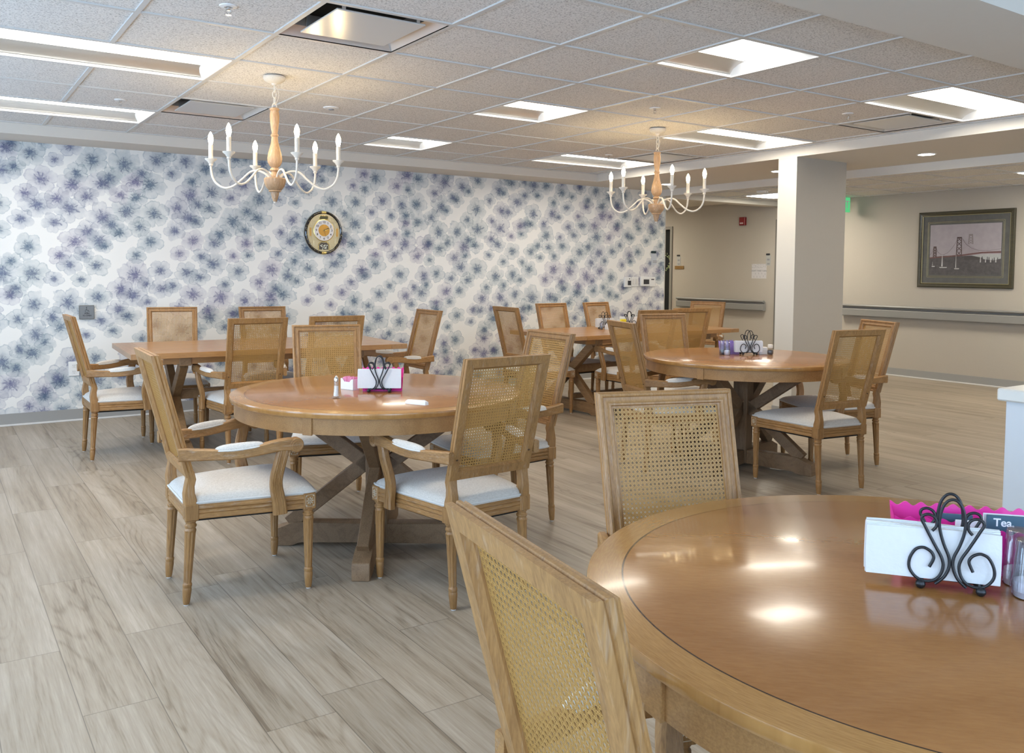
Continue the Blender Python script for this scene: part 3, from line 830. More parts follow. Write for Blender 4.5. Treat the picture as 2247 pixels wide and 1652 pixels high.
CH = [
 ('arm', -.576, .156, -92.2, 'cane-back armchair left of the near-left round table, turned side-on facing right', GA),
 ('arm', .439, -.598, 3.3, 'cane-back armchair seen from behind, right of the near-left round table', GA),
 ('side', .534, 1.261, 164., 'armless cane-back chair behind the near-left round table, facing the camera', GA),
 ('arm', 1.305, .305, 89., 'cane-back armchair on the far right of the near-left round table, facing left', GA),
 ('arm', 2.485, .800, -107.5, 'cane-back armchair at the left end of the far-right round table, facing right', GB),
 ('side', 3.364, 1.375, 165.9, 'armless cane-back chair behind the far-right round table, facing the camera', GB),
 ('side', 3.126, -.303, -8.3, 'armless cane-back chair in front of the far-right round table, back to the camera', GB),
 ('arm', 4.026, .153, 66.4, 'cane-back armchair at the right end of the far-right round table, beyond the armless one', GB),
 ('arm', -.489, 3.057, -89.9, 'leftmost cane-back armchair, at the left end of the left farm table', GD),
 ('side', .295, 3.989, 168.7, 'cane-back chair against the flowered wall behind the left part of the left farm table', GD),
 ('side', 1.011, 3.804, 174.3, 'cane-back chair by the flowered wall behind the middle of the left farm table', GD),
 ('arm', .437, 2.322, -1., 'cane-back armchair seen from behind on the near side of the left farm table', GD),
 ('side', 1.006, 2.338, -2.7, 'cane-back chair back-on at the near right side of the left farm table', GD),
 ('arm', 1.949, 2.804, 89.3, 'cane-back armchair at the right end of the left farm table, facing left', GD),
 ('side', 3.050, 3.000, -92., 'cane-back chair at the left end of the far farm table, facing right', GE),
 ('side', 3.896, 3.466, 184.7, 'cane-back chair behind the far farm table, the left one of the two against the flowers', GE),
 ('side', 4.540, 3.520, 190.6, 'cane-back chair behind the far farm table, right behind the napkin holders', GE),
 ('arm', 3.835, 2.069, -8., 'mostly hidden cane-back armchair, back-on, at the near left of the far farm table', GE),
 ('side', 4.413, 2.222, -10.4, 'cane-back chair seen from behind at the near right of the far farm table', GE),
 ('arm', 5.778, 3.265, 110.9, 'cane-back armchair at the right end of the far farm table, before the grey handrail', GE),
 ('arm', -.701, -2.573, -98.6, 'large cane-back armchair in the near foreground, cropped at the bottom', GC),
 ('arm', .258, -1.788, 161.7, 'cane-back armchair facing the camera behind the nearest round table', GC),
]
PROTO = {}
for kind, x, y, rz, label, grp in CH:
    if kind not in PROTO:
        PROTO[kind] = make_chair('dining_armchair' if kind == 'arm' else 'dining_chair', label, kind == 'arm', (x, y, 0), R_(rz), grp)
    else: dup(PROTO[kind], (x, y, 0), R_(rz), label, grp)

# ------------------------------------------------------------------ round pedestal tables
def round_table(x, y, rz, label, seams):
    t = thing('round_table', label, 'table', (x, y, 0), R_(rz), 'round pedestal tables')
    MB().lathe([(0, .735), (.6635, .735), (.667, .7335), (.668, .730), (.668, .7165), (.6655, .711), (0, .711)], 128).build('tabletop', M_TOP, t, 30)
    b = MB(); n = 128; R0, R1 = .648, .624
    b.loft([[V((r*math.cos(2*PI*k/n), r*math.sin(2*PI*k/n), z)) for r, z in ((R0, .7115), (R0, .643), (R1, .643), (R1, .7115))] for k in range(n)], loop=True)
    b.build('apron', M_APR, t, 30)
    for a in seams:
        a = R_(a-rz); M = Matrix.Rotation(a, 4, 'Z')
        MB().box(R0-.004, R0+.0065, -.021, .021, .639, .7115, .0015, M=M).build('apron_block', M_APR, t, 0)
    MB().box(-.050, .050, -.050, .050, .02, .711, .004).build('pedestal_post', M_BASEZ, t, 30)
    MB().lathe([(0, .675), (.20, .675), (.20, .710), (0, .710)], 24).build('mounting_plate', M_BLACK, t)
    for k in range(4):
        M = Matrix.Rotation(k*PI/2, 4, 'Z')
        side = M.to_3x3() @ V((0, 1, 0)); P = lambda r, z: M @ V((r, 0, z))
        MB().sweep([P(.03, .375), P(.44, .675)], (.052, .068), side=side, ch=.003).build('upper_brace', M_BASE, t, 30)
        MB().sweep([P(.03, .415), P(.415, .105)], (.052, .068), side=side, ch=.003).build('lower_brace', M_BASE, t, 30)
        poly = [(.04, .0), (.04, .112), (.37, .112), (.405, .110), (.44, .092), (.485, .078), (.492, .070), (.492, .0), (.40, .0), (.388, .010), (.37, .018), (.35, .018)]
        poly = [(.04, .018)]+poly[1:]
        MM = M @ Matrix(((1, 0, 0, 0), (0, 0, 1, 0), (0, 1, 0, 0), (0, 0, 0, 1)))
        MB().prism(poly, -.038, .038, M=MM, bev=.003).build('foot', M_BASE, t, 30)
    return t
round_table(.365, .262, 56, 'round wooden table at centre-left with a folded paper and glass salt shaker on it', [-141, -51, 39, 129])
round_table(3.200, .505, 15, 'round wooden table in front of the column, with a lilac basket on it', [-163, -73, 17, 107])
round_table(.137, -2.598, 48, 'nearest round wooden table at the bottom right, cropped by the frame', [-100, -10, 80, 170])

# ------------------------------------------------------------------ farm tables
def farm_table(x, y, rz, L, W, label):
    t = thing('farm_table', label, 'table', (x, y, 0), R_(rz), 'rectangular trestle tables')
    e = .13
    b = MB(); n = 5; w = W/n
    for k in range(n): b.box(-L/2+e+.001, L/2-e-.001, -W/2+k*w+.0006, -W/2+(k+1)*w-.0006, .698, .735, .0015)
    b.build('tabletop', M_RECTX, t, 30)
    for s in (-1, 1):
        MB().box(*sorted((s*(L/2-e), s*L/2)), -W/2, W/2, .698, .735, .002).build('end_board', M_RECTY, t, 30)
    MB().box(-L/2+.22, L/2-.22, -W/2+.10, -W/2+.125, .650, .698).box(-L/2+.22, L/2-.22, W/2-.125, W/2-.10, .650, .698).build('apron', M_RECTX, t, 0)
    for s in (-1, 1):
        cx = s*(L/2-.36)
        MB().box(cx-.04, cx+.04, -W/2+.09, W/2-.09, .635, .698, .003).build('trestle_cap', M_BASEL, t, 30)
        for q, dx in ((1, .0), (-1, .0)):
            MB().sweep([(cx, -q*(W/2-.17), .645), (cx, q*(W/2-.14), .09)], (.055 if q > 0 else .051, .075), side=(1, 0, 0), ch=.003).build('trestle_brace', M_BASEL, t, 30)
        hw_ = W/2-.05
        poly = [(-hw_, 0), (-hw_, .075), (-hw_+.05, .085), (-hw_+.12, .11), (hw_-.12, .11), (hw_-.05, .085), (hw_, .075), (hw_, 0), (hw_-.10, 0), (hw_-.115, .014), (hw_-.14, .02), (-hw_+.14, .02), (-hw_+.115, .014), (-hw_+.10, 0)]
        MM = Matrix.Translation((cx, 0, 0)) @ Matrix(((0, 0, 1, 0), (1, 0, 0, 0), (0, 1, 0, 0), (0, 0, 0, 1)))
        MB().prism(poly, -.04, .04, M=MM, bev=.003).build('foot', M_BASEL, t, 30)
    MB().box(-L/2+.36, L/2-.36, -.025, .025, .355, .425, .003).build('stretcher', M_BASEL, t, 30)
    MB().box(-L/2+.36, L/2-.36, -.03, .03, .11, .155, .003).build('lower_stretcher', M_BASEL, t, 30)
    return t
farm_table(.715, 3.005, -3., 1.972, .985, 'rectangular wooden trestle table on the left in front of the flowered wall')
farm_table(4.345, 2.925, 2., 2.17, .96, 'rectangular wooden trestle table at the far end with two napkin holders')

# ------------------------------------------------------------------ things on the tables
ZT = .735; KS = 1.04
def holder(x, y, rz, label, lower=True, gap=.036):
    t = thing('napkin_holder', label, 'napkin holder', (x, y, ZT), R_(rz), 'black wire napkin holders'); t.scale = (KS, KS, KS)
    cx, zb, k = 1268, 1250, .0001585
    outer = [(1020, 1000), (1066, 905), (1050, 850), (1000, 812), (930, 795), (850, 830), (790, 930), (785, 1030), (840, 1110), (920, 1155), (1010, 1160), (1095, 1130), (1155, 1060), (1178, 960), (1150, 870), (1085, 770), (1010, 650), (950, 550), (915, 490), (930, 445), (990, 425), (1055, 445), (1090, 495), (1082, 555), (1040, 600)]
    if not lower: outer = [(925, 1200), (1000, 1165)]+outer[11:]
    inner = [(1090, 1178), (1190, 1095), (1245, 980), (1240, 870), (1180, 740), (1132, 600), (1120, 480), (1150, 340), (1205, 262), (1268, 240)]
    for g in (-gap/2, gap/2):
        b = MB(); kx = k*.84
        for s in (-1, 1):
            f = lambda q: (s*(cx-q[0])*kx, g, (zb-q[1])*k)
            b.tube(spline([f(q) for q in outer], 4), .0026, 8)
        L = [((q[0]-cx)*kx, g, (zb-q[1])*k) for q in inner]
        b.tube(spline(L+[(-p[0], p[1], p[2]) for p in reversed(L[:-1])], 4), .0026, 8)
        b.build('scroll_wire', M_BLKM, t, 60)
    b = MB()
    for s in (-1, 1):
        b.tube([(s*.044, -gap/2, .0145), (s*.044, gap/2, .0145)], .0026, 8)
    b.tube([(-.044, 0, .0145), (.044, 0, .0145)], .0026, 8)
    b.build('base_wire', M_BLKM, t, 60)
    for s in (-1, 1):
        for g in (-gap/2, gap/2): MB().sphere((s*.0458, g, .0082), .0082, 14).build('ball_foot', M_BLKM, t, 60)
    return t
def napkins(x, y, rz, label, n=7, w=.20, h=.083):
    t = tag(None or bpy.data.objects.new('napkin_stack', None), label, 'napkins', 'stacks of white paper napkins')
    COL.objects.link(t); t.location = (x, y, ZT+.0180); t.rotation_euler[2] = R_(rz); t.scale = (KS, KS, KS)
    rr = random.Random(int(x*1000))
    for k in range(n):
        g = (k-(n-1)/2)*.0041; dw = rr.uniform(-.002, .003); dz = rr.uniform(0, .003)
        b = MB(); nx, nz = 14, 6; th = .0034
        A = []; B_ = []
        for i in range(nx+1):
            for j in range(nz+1):
                u = i/nx; v = j/nz
                yy = g+.0004*math.sin(u*9+k)*v
                X = (u-.5)*(w+dw)+.002*math.sin(v*3+k)*(u-.5); Z = v*(h+dz)-.0015*math.cos(u*5+k)*v
                A.append(b.bm.verts.new((X, yy-th/2, Z))); B_.append(b.bm.verts.new((X, yy+th/2, Z)))
        id = lambda i, j: i*(nz+1)+j
        for i in range(nx):
            for j in range(nz):
                b.bm.faces.new((A[id(i, j)], A[id(i+1, j)], A[id(i+1, j+1)], A[id(i, j+1)])); b.bm.faces.new((B_[id(i, j)], B_[id(i, j+1)], B_[id(i+1, j+1)], B_[id(i+1, j)]))
        for i in range(nx):
            for j in (0, nz): b.bm.faces.new((A[id(i, j)], A[id(i+1, j)], B_[id(i+1, j)], B_[id(i, j)]))
        for j in range(nz):
            for i in (0, nx): b.bm.faces.new((A[id(i, j)], A[id(i, j+1)], B_[id(i, j+1)], B_[id(i, j)]))
        b.build('napkin', M_PAPER, t, 40)
    return t
def basket(x, y, rz, L, W, Hh, m, label, fr=.62, waves=8):
    """scalloped plastic holder: tall wavy back, lower wavy front"""
    t = thing('packet_basket', label, 'basket', (x, y, ZT), R_(rz), 'scalloped plastic packet baskets'); t.scale = (KS, KS, KS)
    n = waves*8; th = .0022
    b = MB()
    def wall(yb_, yt_, hh, amp):
        A = []
        for i in range(n+1):
            u = i/n; X = (u-.5)*L; zt = hh+amp*math.cos(u*waves*2*PI)
            flare = 1+.06
            A.append([(X, yb_, .004), (X*flare, yt_, zt)])
        for i in range(n):
            p, q = A[i], A[i+1]
            for d in (0, th):
                b.bm.faces.new([b.bm.verts.new((c[0], c[1]+d, c[2])) for c in (p[0], q[0], q[1], p[1])])
            b.bm.faces.new([b.bm.verts.new(c) for c in (p[1], q[1], (q[1][0], q[1][1]+th, q[1][2]), (p[1][0], p[1][1]+th, p[1][2]))])
    wall(W/2-.006, W/2+.004, Hh, .004); wall(-W/2+.006, -W/2-.004, Hh*fr, .004); wall(0, .002, Hh*max(.8, fr+.03), .003)
    b.box(-L/2, L/2, -W/2+.006, W/2-.004, 0, .004)
    for s in (-1, 1):
        a = [(s*L/2, -W/2+.006, .003), (s*L/2, W/2-.004, .003), (s*L*.53, W/2+.004, Hh-.003), (s*L*.53, 0, Hh*.72), (s*L*.53, -W/2-.004, Hh*(fr-.02))]
        b.loft([[V(p) for p in a], [V((p[0]-s*th, p[1], p[2])) for p in a]])
    b.build('container', m, t, 40)
    return t
def packet(x, y, z, rz, w, h, d, m, label, cat, grp, tilt=0, text=None):
    o = MB().box(-w/2, w/2, -d/2, d/2, 0, h, min(.001, d/4)).build('paper_packet' if cat == 'packet' else 'tea_bag_packet', m, None, 0, (x, y, z), R_(rz)); o.rotation_euler[0] = tilt
    tag(o, label, cat, grp)
    if text:
        text_mesh('lettering', text, .021, M_TXTW, o, (-.004, -d/2-.0004, h*.87), (PI/2, 0, 0), bold=.0004)
    return o
def dome_shaker(x, y, label, hh=.098, r0=.0285, r1=.0225, fill=M_SALT):
    t = thing('salt_shaker', label, 'shaker', (x, y, ZT), 0, 'clear dome shakers'); t.scale = (KS, KS, KS)
    fl = lambda z, k: 1+.018*(k % 2)
    MB().lathe([(r0*.86, .0), (r0*.92, .004), (r0*.92, .010), (r0, .013), (r0*.99, .018), (r1, hh-.002), (r1*.93, hh), (0, hh), (0, hh-.0015), (r1*.88, hh-.002), (r0*.93, .018), (r0*.86, .003)], 48, flute=fl).build('clear_cover', M_CLEARP, t, 40)
    MB().lathe([(0, .002), (r0*.83, .002), (r0*.90, .014), (r0*.88, .020), (r0*.86, .028), (r0*.60, .031), (0, .030)], 32).build('contents', fill, t, 60)
    return t

# near-left round table
def loc_view(cx, cy, right, fwd):   # offset in the direction across / away from the room's near corner
    a = R_(-33.45); return (cx+right*math.cos(a)-fwd*math.sin(a), cy+right*math.sin(a)+fwd*math.cos(a))
hx_, hy_ = 0.339, 0.192
holder(hx_+.006, hy_+.012, -30, 'black wire napkin holder on the near-left round table', lower=False)
napkins(hx_+.010, hy_+.018, -30, 'white napkins in the holder on the near-left round table', w=.19, h=.082)
px_, py_ = loc_view(hx_, hy_, .006, .075)
basket(px_, py_, -30, .175, .06, .098, M_PINK, 'magenta scalloped basket hidden behind the napkins on the near-left round table')
t = thing('sugar_caddy', 'small white plastic caddy of pink sweetener packets beside the glass salt shaker', 'caddy', (0.263, 0.351, ZT), R_(-70))
b = MB(); L_, W_, h1, h2 = .083, .040, .038, .052
b.box(-L_/2, L_/2, -W_/2, W_/2, 0, .0025)
for s in (-1, 1): b.box(*sorted((s*(L_/2-.002), s*L_/2)), -W_/2, W_/2, .0, h2, .0008)
for s in (-1, 1):
    pl = [(-L_/2, 0), (L_/2, 0), (L_/2, h2), (L_/2-.012, h2-.001), (L_/2-.024, h1), (-L_/2+.024, h1), (-L_/2+.012, h2-.001), (-L_/2, h2)]
    MM = Matrix(((1, 0, 0, 0), (0, 0, 1, 0), (0, 1, 0, 0), (0, 0, 0, 1)))
    b.prism(pl, s*(W_/2-.002) if s < 0 else s*(W_/2-.002), s*W_/2, M=MM)
b.build('box', M_PLW, t, 0)
ax = Matrix.Rotation(R_(-70), 3, 'Z')
for k in range(9):
    p = ax @ V((-.034+k*.0083, 0, 0)); o = MB().box(-.0017, .0017, -.0165, .0165, .004, .058+.002*(k % 3), .0006).build('sweetener_packet', M_PINKP, None, 0, (0.263+p.x, 0.351+p.y, ZT), R_(-70))
    tag(o, 'pink sweetener packet standing in the white caddy', 'packet', 'sweetener packets in the white caddy'); o.rotation_euler[1] = R_(6-2*(k % 4))
t = thing('glass_salt_shaker', 'tall glass salt shaker with metal cap on the near-left round table', 'shaker', (0.096, 0.119, ZT))
fl = lambda z, k: 1 if k % 3 else .93
MB().lathe([(0, 0), (.0185, 0), (.0195, .003), (.0175, .007), (.0145, .012), (.0125, .03), (.0105, .06), (.0095, .074), (.0085, .076), (0, .076)], 24, flute=fl).build('glass_body', M_GLASS, t, 30)
MB().lathe([(0, .006), (.0105, .010), (.0100, .03), (.0085, .055), (0, .056)], 16).build('salt', M_SALT, t)
MB().lathe([(0, .074), (.0098, .074), (.0100, .084), (.0085, .091), (.004, .097), (.002, .101), (0, .101)], 18).build('metal_cap', M_CHROME, t)
t = MB()
q = [(-.055, -.012, 0), (-.035, -.016, 0), (.048, -.012, 0), (.055, .004, 0), (.03, .016, 0), (-.05, .014, 0)]
t.loft([[V(p) for p in q], [V((p[0]*.97, p[1]*.8+.002, .010+.008*math.exp(-((p[0]-.02)/.03)**2))) for p in q], [V((p[0]*.85, p[1]*.25, .016)) for p in q]])
o = t.build('folded_napkin', M_PAPER, None, 20, (0.323, -0.204, ZT+.0002), R_(-62)); tag(o, 'single folded white paper lying near the edge of the near-left round table', 'napkin')

# far-right round table
hx_, hy_ = 3.330, 0.578
holder(hx_, hy_, -30, 'black wire napkin holder on the far-right round table', gap=.05)
napkins(hx_-.003, hy_, -30, 'white napkins in the holder on the far-right round table', w=.185, h=.072)
px_, py_ = loc_view(hx_, hy_, -.115, .06)
basket(px_, py_, -5, .12, .07, .085, M_PURP, 'lilac scalloped basket on the far-right round table', .62, 5)
x1, y1 = loc_view(hx_, hy_, -.158, -.035); dome_shaker(x1, y1, 'clear dome shaker with salt left of the napkins on the far-right round table', .093, .022, .015)
x1, y1 = loc_view(hx_, hy_, -.180, .000); dome_shaker(x1, y1, 'clear dome shaker with pepper behind the salt one on the far-right round table', .093, .022, .015, M_PEPPER)
x1, y1 = loc_view(hx_, hy_, .142, -.022)
t = thing('spice_jar', 'small round glass jar of pepper right of the napkins on the far-right round table', 'jar', (x1, y1, ZT))
MB().lathe([(0, 0), (.017, 0), (.021, .006), (.022, .022), (.020, .036), (.013, .046), (.013, .052), (0, .052)], 24).build('jar_body', M_GLASS, t); MB().lathe([(0, .003), (.016, .004), (.019, .010), (.0195, .028), (.015, .036), (0, .037)], 20).build('contents', M_PEPPER, t)
MB().lathe([(0, .050), (.0165, .050), (.0175, .054), (.0175, .070), (.016, .073), (0, .073)], 24).build('lid', plain('cream_lid', (.75, .72, .62), .4), t)
x1, y1 = loc_view(hx_, hy_, .105, .035)
o = MB().box(-.03, .03, -.02, .02, 0, .05, .002).build('sugar_box', M_PLW, None, 30, (x1, y1, ZT), R_(-30)); tag(o, 'small white box partly hidden behind the napkins on the far-right round table', 'box')

# nearest round table
holder(0.133, -2.574, -57, 'black wire napkin holder on the nearest round table', gap=.042)
napkins(0.117, -2.547, -52, 'white napkins in the holder on the nearest round table', n=9, w=.21, h=.086)
bx, by = 0.277, -2.530
basket(bx, by, -47, .24, .085, .100, M_PINK, 'magenta scalloped basket of tea packets on the nearest round table', .80, 9)
aa = R_(-47); D = lambda u, v: (bx+u*math.cos(aa)-v*math.sin(aa), by+u*math.sin(aa)+v*math.cos(aa))
for k, (u, v, m, txt, lab) in enumerate([(.055, -.022, M_TEAL, 'Tea.', 'slate blue tea packet lettered Tea. in the magenta basket'), (-.020, .012, M_TEAL, None, 'dark tea packet standing behind the wire arch in the magenta basket'), (-.002, -.014, M_PAPER, None, 'white packet edge beside the slate blue tea packet')]):
    x1, y1 = D(u*1.04, v*1.04); packet(x1, y1, ZT+.006, -47, (.066, .062, .05)[k], (.104, .092, .088)[k], .006, m, lab, 'tea packet', None, 0, txt)
    if k == 0:
        x2, y2 = D(u*1.04-.002, v*1.04+.0075); packet(x2, y2, ZT+.006, -47, .070, .105, .003, M_PAPER, 'white packet directly behind the slate blue tea packet', 'packet', None)
dome_shaker(0.209, -2.674, 'clear ribbed dome shaker with salt nearest the camera on the nearest round table')
dome_shaker(0.259, -2.634, 'clear ribbed dome shaker behind the nearest salt shaker, by the magenta basket')

# far farm table
for hx_, hy_, rz, lab in ((4.176, 3.076, -5, 'left black wire napkin holder on the far farm table'), (4.511, 3.087, -35, 'right black wire napkin holder on the far farm table')):
    holder(hx_, hy_, rz, lab, gap=.05); napkins(hx_, hy_, rz, lab.replace('black wire napkin holder', 'white napkins in the holder'), w=.19, h=.082 if hx_ < 4.3 else .088)
def caddy(x, y, rz, L, W, h, label, m=M_PLW, name='condiment_caddy', cat='caddy'):
    b = MB().box(-L/2, L/2, -W/2, W/2, 0, .003)
    for s in (-1, 1): b.box(*sorted((s*(L/2-.003), s*L/2)), -W/2, W/2, 0, h, .0008); b.box(-L/2, L/2, *sorted((s*(W/2-.003), s*W/2)), 0, h, .0008)
    return tag(b.build(name, m, None, 0, (x, y, ZT), R_(rz)), label, cat)
caddy(4.176, 2.982, 7, .115, .06, .045, 'white sweetener caddy in front of the left napkin holder on the far farm table')
for k in range(7):
    o = MB().box(-.002, .002, -.024, .024, .004, .058, .0006).build('sweetener_packet', M_PAPER if k < 5 else M_PINKP, None, 0, (4.135+k*.0125, 2.979+k*.0015, ZT), R_(7)); tag(o, 'sweetener packet standing in the white caddy on the far farm table', 'packet', 'packets in the caddy on the far farm table')
caddy(4.354, 3.076, 7, .15, .07, .07, 'white plastic caddy between the two napkin holders on the far farm table')
o = MB().box(-.03, .03, -.012, .012, 0, .088, .001).build('yellow_packet', M_YEL, None, 0, (4.401, 3.055, ZT+.0035), R_(0)); tag(o, 'bright yellow packet standing in the caddy on the far farm table', 'packet')
dome_shaker(4.087, 3.019, 'small shaker at the left of the napkins on the far farm table', .06, .018, .016, M_PEPPER)

# ------------------------------------------------------------------ wall clock
CX, CY, CZ = 1.862, YW, 1.657
t = thing('wall_clock', 'oval black and gold ornamental wall clock on the flowered wall', 'clock', (CX, CY, CZ))
M_GOLD = plain('gold_trim', (.80, .62, .24), .25, metal=.85); M_PGOLD = plain('pale_gold_relief', (.60, .52, .33), .38, metal=.45, noise=.15, nscale=90)
M_BLKG = plain('black_gloss', (.012, .010, .010), .08, coat=1.); M_DIAL = plain('dial_white', (.78, .74, .72), .4); M_AMB = plain('amber_dial_centre', (.58, .32, .07), .3, metal=.4); M_RIMG = plain('grey_clock_case', (.45, .45, .40), .4)
OW, OH = .196, .212
def ell(fw, fh, y, n=64, a0=0, a1=2*PI, closed=True):
    return [V((fw*math.sin(a0+(a1-a0)*k/(n if closed else n-1)), y, fh*math.cos(a0+(a1-a0)*k/(n if closed else n-1)))) for k in range(n)]
MB().loft([ell(OW, OH, -.001), ell(OW, OH, -.022), ell(OW-.006, OH-.006, -.030)]).build('case', M_RIMG, t, 40)
b = MB(); prof = [(0, -.024), (-.003, -.040), (-.012, -.046), (-.024, -.042), (-.028, -.028)]
b.loft([[V(((OW+u)*math.sin(a), y, (OH+u)*math.cos(a))) for u, y in prof] for a in [2*PI*k/72 for k in range(72)]], loop=True).build('bezel', M_BLKG, t, 60)
b = MB(); prof2 = [(.001, -.024), (-.002, -.042), (-.012, -.048), (-.025, -.044), (-.029, -.028)]
for c in (0, PI): b.loft([[V(((OW+u)*math.sin(a), y, (OH+u)*math.cos(a))) for u, y in prof2] for a in [c-.13+.26*k/6 for k in range(7)]])
b.build('gold_clasp', M_GOLD, t, 60)
b = MB()
for k in range(28):
    a = 2*PI*(k+.5)/28
    if abs(math.sin(a)) < .2: continue
    b.sphere(((OW-.012)*math.sin(a), -.0465, (OH-.012)*math.cos(a)), .0032, 8)
b.build('bezel_stud', M_GOLD, t, 60)
MB().loft([ell(OW-.026, OH-.026, -.029), ell(OW-.026, OH-.026, -.033)]).build('face_relief', M_PGOLD, t, 40)
for sx in (-1, 1):
    b = MB()
    for (x0, x1, z0, z1) in ((.118, .158, -.045, .055), (.118, .150, -.105, -.055), (.06, .105, -.135, -.075), (.112, .148, .06, .10), (.065, .11, .105, .14), (.075, .12, -.165, -.142)):
        xa, xb = sorted((sx*x0, sx*x1)); b.box(xa, xb, -.037, -.032, z0, z1, .002)
        for q in range(3): zz = z0+(z1-z0)*(q+.5)/3; b.box(xa+.004, xb-.004, -.0385, -.036, zz-.002, zz+.002)
    b.build('column_relief', M_PGOLD, t, 0)
M_OGP = plain('orange_gold_panel', (.62, .36, .10), .35, metal=.3)
for sx in (-1, 1): MB().box(*sorted((sx*.128, sx*.148)), -.0395, -.037, -.035, .045).build('side_panel', M_OGP, t, 0)
circ = lambda r, cz, y, n=48: [V((r*math.sin(2*PI*k/n), y, cz+r*math.cos(2*PI*k/n))) for k in range(n)]
MB().loft([circ(.108, .022, -.034), circ(.108, .022, -.040), circ(.102, .022, -.042)]).build('dial_ring', M_GOLD, t, 40)
dl = MB().loft([circ(.101, .022, -.040), circ(.101, .022, -.0435)]).build('dial', M_DIAL, t, 40)
MB().loft([circ(.058, .022, -.042), circ(.058, .022, -.0445)]).build('dial_centre', M_AMB, t, 40)
for k in range(1, 13):
    a = k*PI/6; text_mesh('numeral', str(k), .030, M_INK, dl, (.080*math.sin(a), -.0445, .022+.080*math.cos(a)), (PI/2, 0, 0), bold=.0006)
def hand(a, L, w, y, nm, m):
    M = Matrix.Translation((0, y, .022)) @ Matrix.Rotation(a, 4, 'Y'); MB().box(-w/2, w/2, -.001, .001, -.012, L, M=M).build(nm, m, t, 0)
hand(R_(68), .050, .008, -.0475, 'hour_hand', M_INK); hand(R_(74), .085, .004, -.050, 'minute_hand', M_GOLD); hand(R_(165), .075, .0012, -.052, 'second_hand', M_INK)
MB().loft([[V((p.x*.9, -.034, p.z)) for p in [V((-.052, 0, -.165)), V((.052, 0, -.165)), V((.052, 0, -.115)), V((.03, 0, -.096)), V((-.03, 0, -.096)), V((-.052, 0, -.115))]], [V((p.x*.9, -.036, p.z)) for p in [V((-.052, 0, -.165)), V((.052, 0, -.165)), V((.052, 0, -.115)), V((.03, 0, -.096)), V((-.03, 0, -.096)), V((-.052, 0, -.115))]]]).build('alcove', plain('dark_alcove', (.09, .075, .06), .5), t, 0)
b = MB(); rr = random.Random(3)
for k in range(22): b.sphere((rr.uniform(-.036, .036), -.040, rr.uniform(-.16, -.118)), rr.uniform(.004, .007), 8)
b.build('pendulum_ornament', plain('pale_crystal', (.72, .72, .62), .15), t, 60)
b = MB()
for sx in (-1, 1): b.tube(spline([(sx*.055, -.036, -.17), (sx*.055, -.036, -.12), (sx*.034, -.036, -.094), (0, -.036, -.088)], 5), .0035, 6)
b.build('arch_trim', M_GOLD, t, 60)
b = MB(); b.box(-.042, .042, -.038, -.032, .132, .160, .003); b.build('name_window', plain('olive_window', (.10, .09, .04), .4), t, 0)
MB().tube([(-.044, -.037, .130), (-.044, -.037, .155), (-.034, -.037, .165), (.034, -.037, .165), (.044, -.037, .155), (.044, -.037, .130)], .003, 6, closed=True).build('window_trim', M_GOLD, t, 60)

# ------------------------------------------------------------------ wall plates
t = thing('push_plate', 'square steel automatic door push plate with wheelchair symbol on the flowered wall', 'wall plate', (-.2625, YW, .919))
MB().box(-.058, .058, -.022, 0, -.058, .058, .004).build('plate', plain('brushed_steel', (.20, .20, .195), .38, metal=.6), t, 30)
MB().box(-.060, .060, -.012, 0, -.060, .060, .003).build('back_box', M_CHROME, t, 30)
text_mesh('lettering', 'PUSH', .016, M_INK, t, (0, -.0225, -.010), (PI/2, 0, 0), bold=.0005); text_mesh('lettering', 'TO OPEN', .016, M_INK, t, (0, -.0225, -.028), (PI/2, 0, 0), bold=.0005)
b = MB(); y = -.0225
b.sphere((-.003, y, .040), .004, 8); b.tube([(-.003, y, .033), (-.002, y, .017), (.010, y, .017), (.017, y, .006)], .0022, 5)
b.tube([(-.002+.012*math.cos(a), y, .012+.012*math.sin(a)) for a in [R_(100+23*k) for k in range(11)]], .0014, 5); b.sphere((0, y, .051), .002, 6); b.sphere((0, y, -.047), .002, 6)
b.build('wheelchair_symbol', M_INK, t, 60)
t = thing('power_outlet', 'white duplex power outlet low on the flowered wall behind the leftmost armchair', 'outlet', (-.368, YW, .443))
MB().box(-.042, .042, -.006, 0, -.062, .062, .003).build('cover_plate', M_PLW, t, 30)
for z in (-.026, .026):
    s = MB().box(-.017, .017, -.009, -.005, z-.017, z+.017, .004).build('socket', M_PLW, t, 30)
    MB().box(-.008, -.006, -.0095, -.0085, z-.004, z+.008).box(.006, .008, -.0095, -.0085, z-.004, z+.008).box(-.002, .002, -.0095, -.0085, z-.012, z-.008).build('slot', M_INK, s, 0)
t = thing('call_station', 'leftmost white wall control on the flowered wall, with a small dark window', 'wall control', (5.857, YW, 1.170), 0, 'white wall controls on the flowered wall')
MB().box(-.055, .055, -.025, 0, -.062, .062, .004).build('housing', M_PLW, t, 30); MB().box(-.005, .048, -.027, -.024, -.038, .018, .001).build('window', M_INK, t, 0); MB().box(.015, .03, -.027, -.024, .035, .046).build('indicator', M_INK, t, 0)
t = thing('light_switch', 'white double rocker light switch, second of the wall controls on the flowered wall', 'wall control', (5.988, YW, 1.175), 0, 'white wall controls on the flowered wall')
MB().box(-.060, .060, -.008, 0, -.060, .060, .003).build('cover_plate', M_PLW, t, 30)
for x in (-.024, .024): MB().box(x-.016, x+.016, -.012, -.007, -.034, .034, .002).build('rocker', plain('ivory_rocker', (.72, .71, .68), .35), t, 30)
t = thing('thermostat', 'white thermostat with a dark square screen on the flowered wall', 'wall control', (6.148, YW, 1.178), 0, 'white wall controls on the flowered wall')
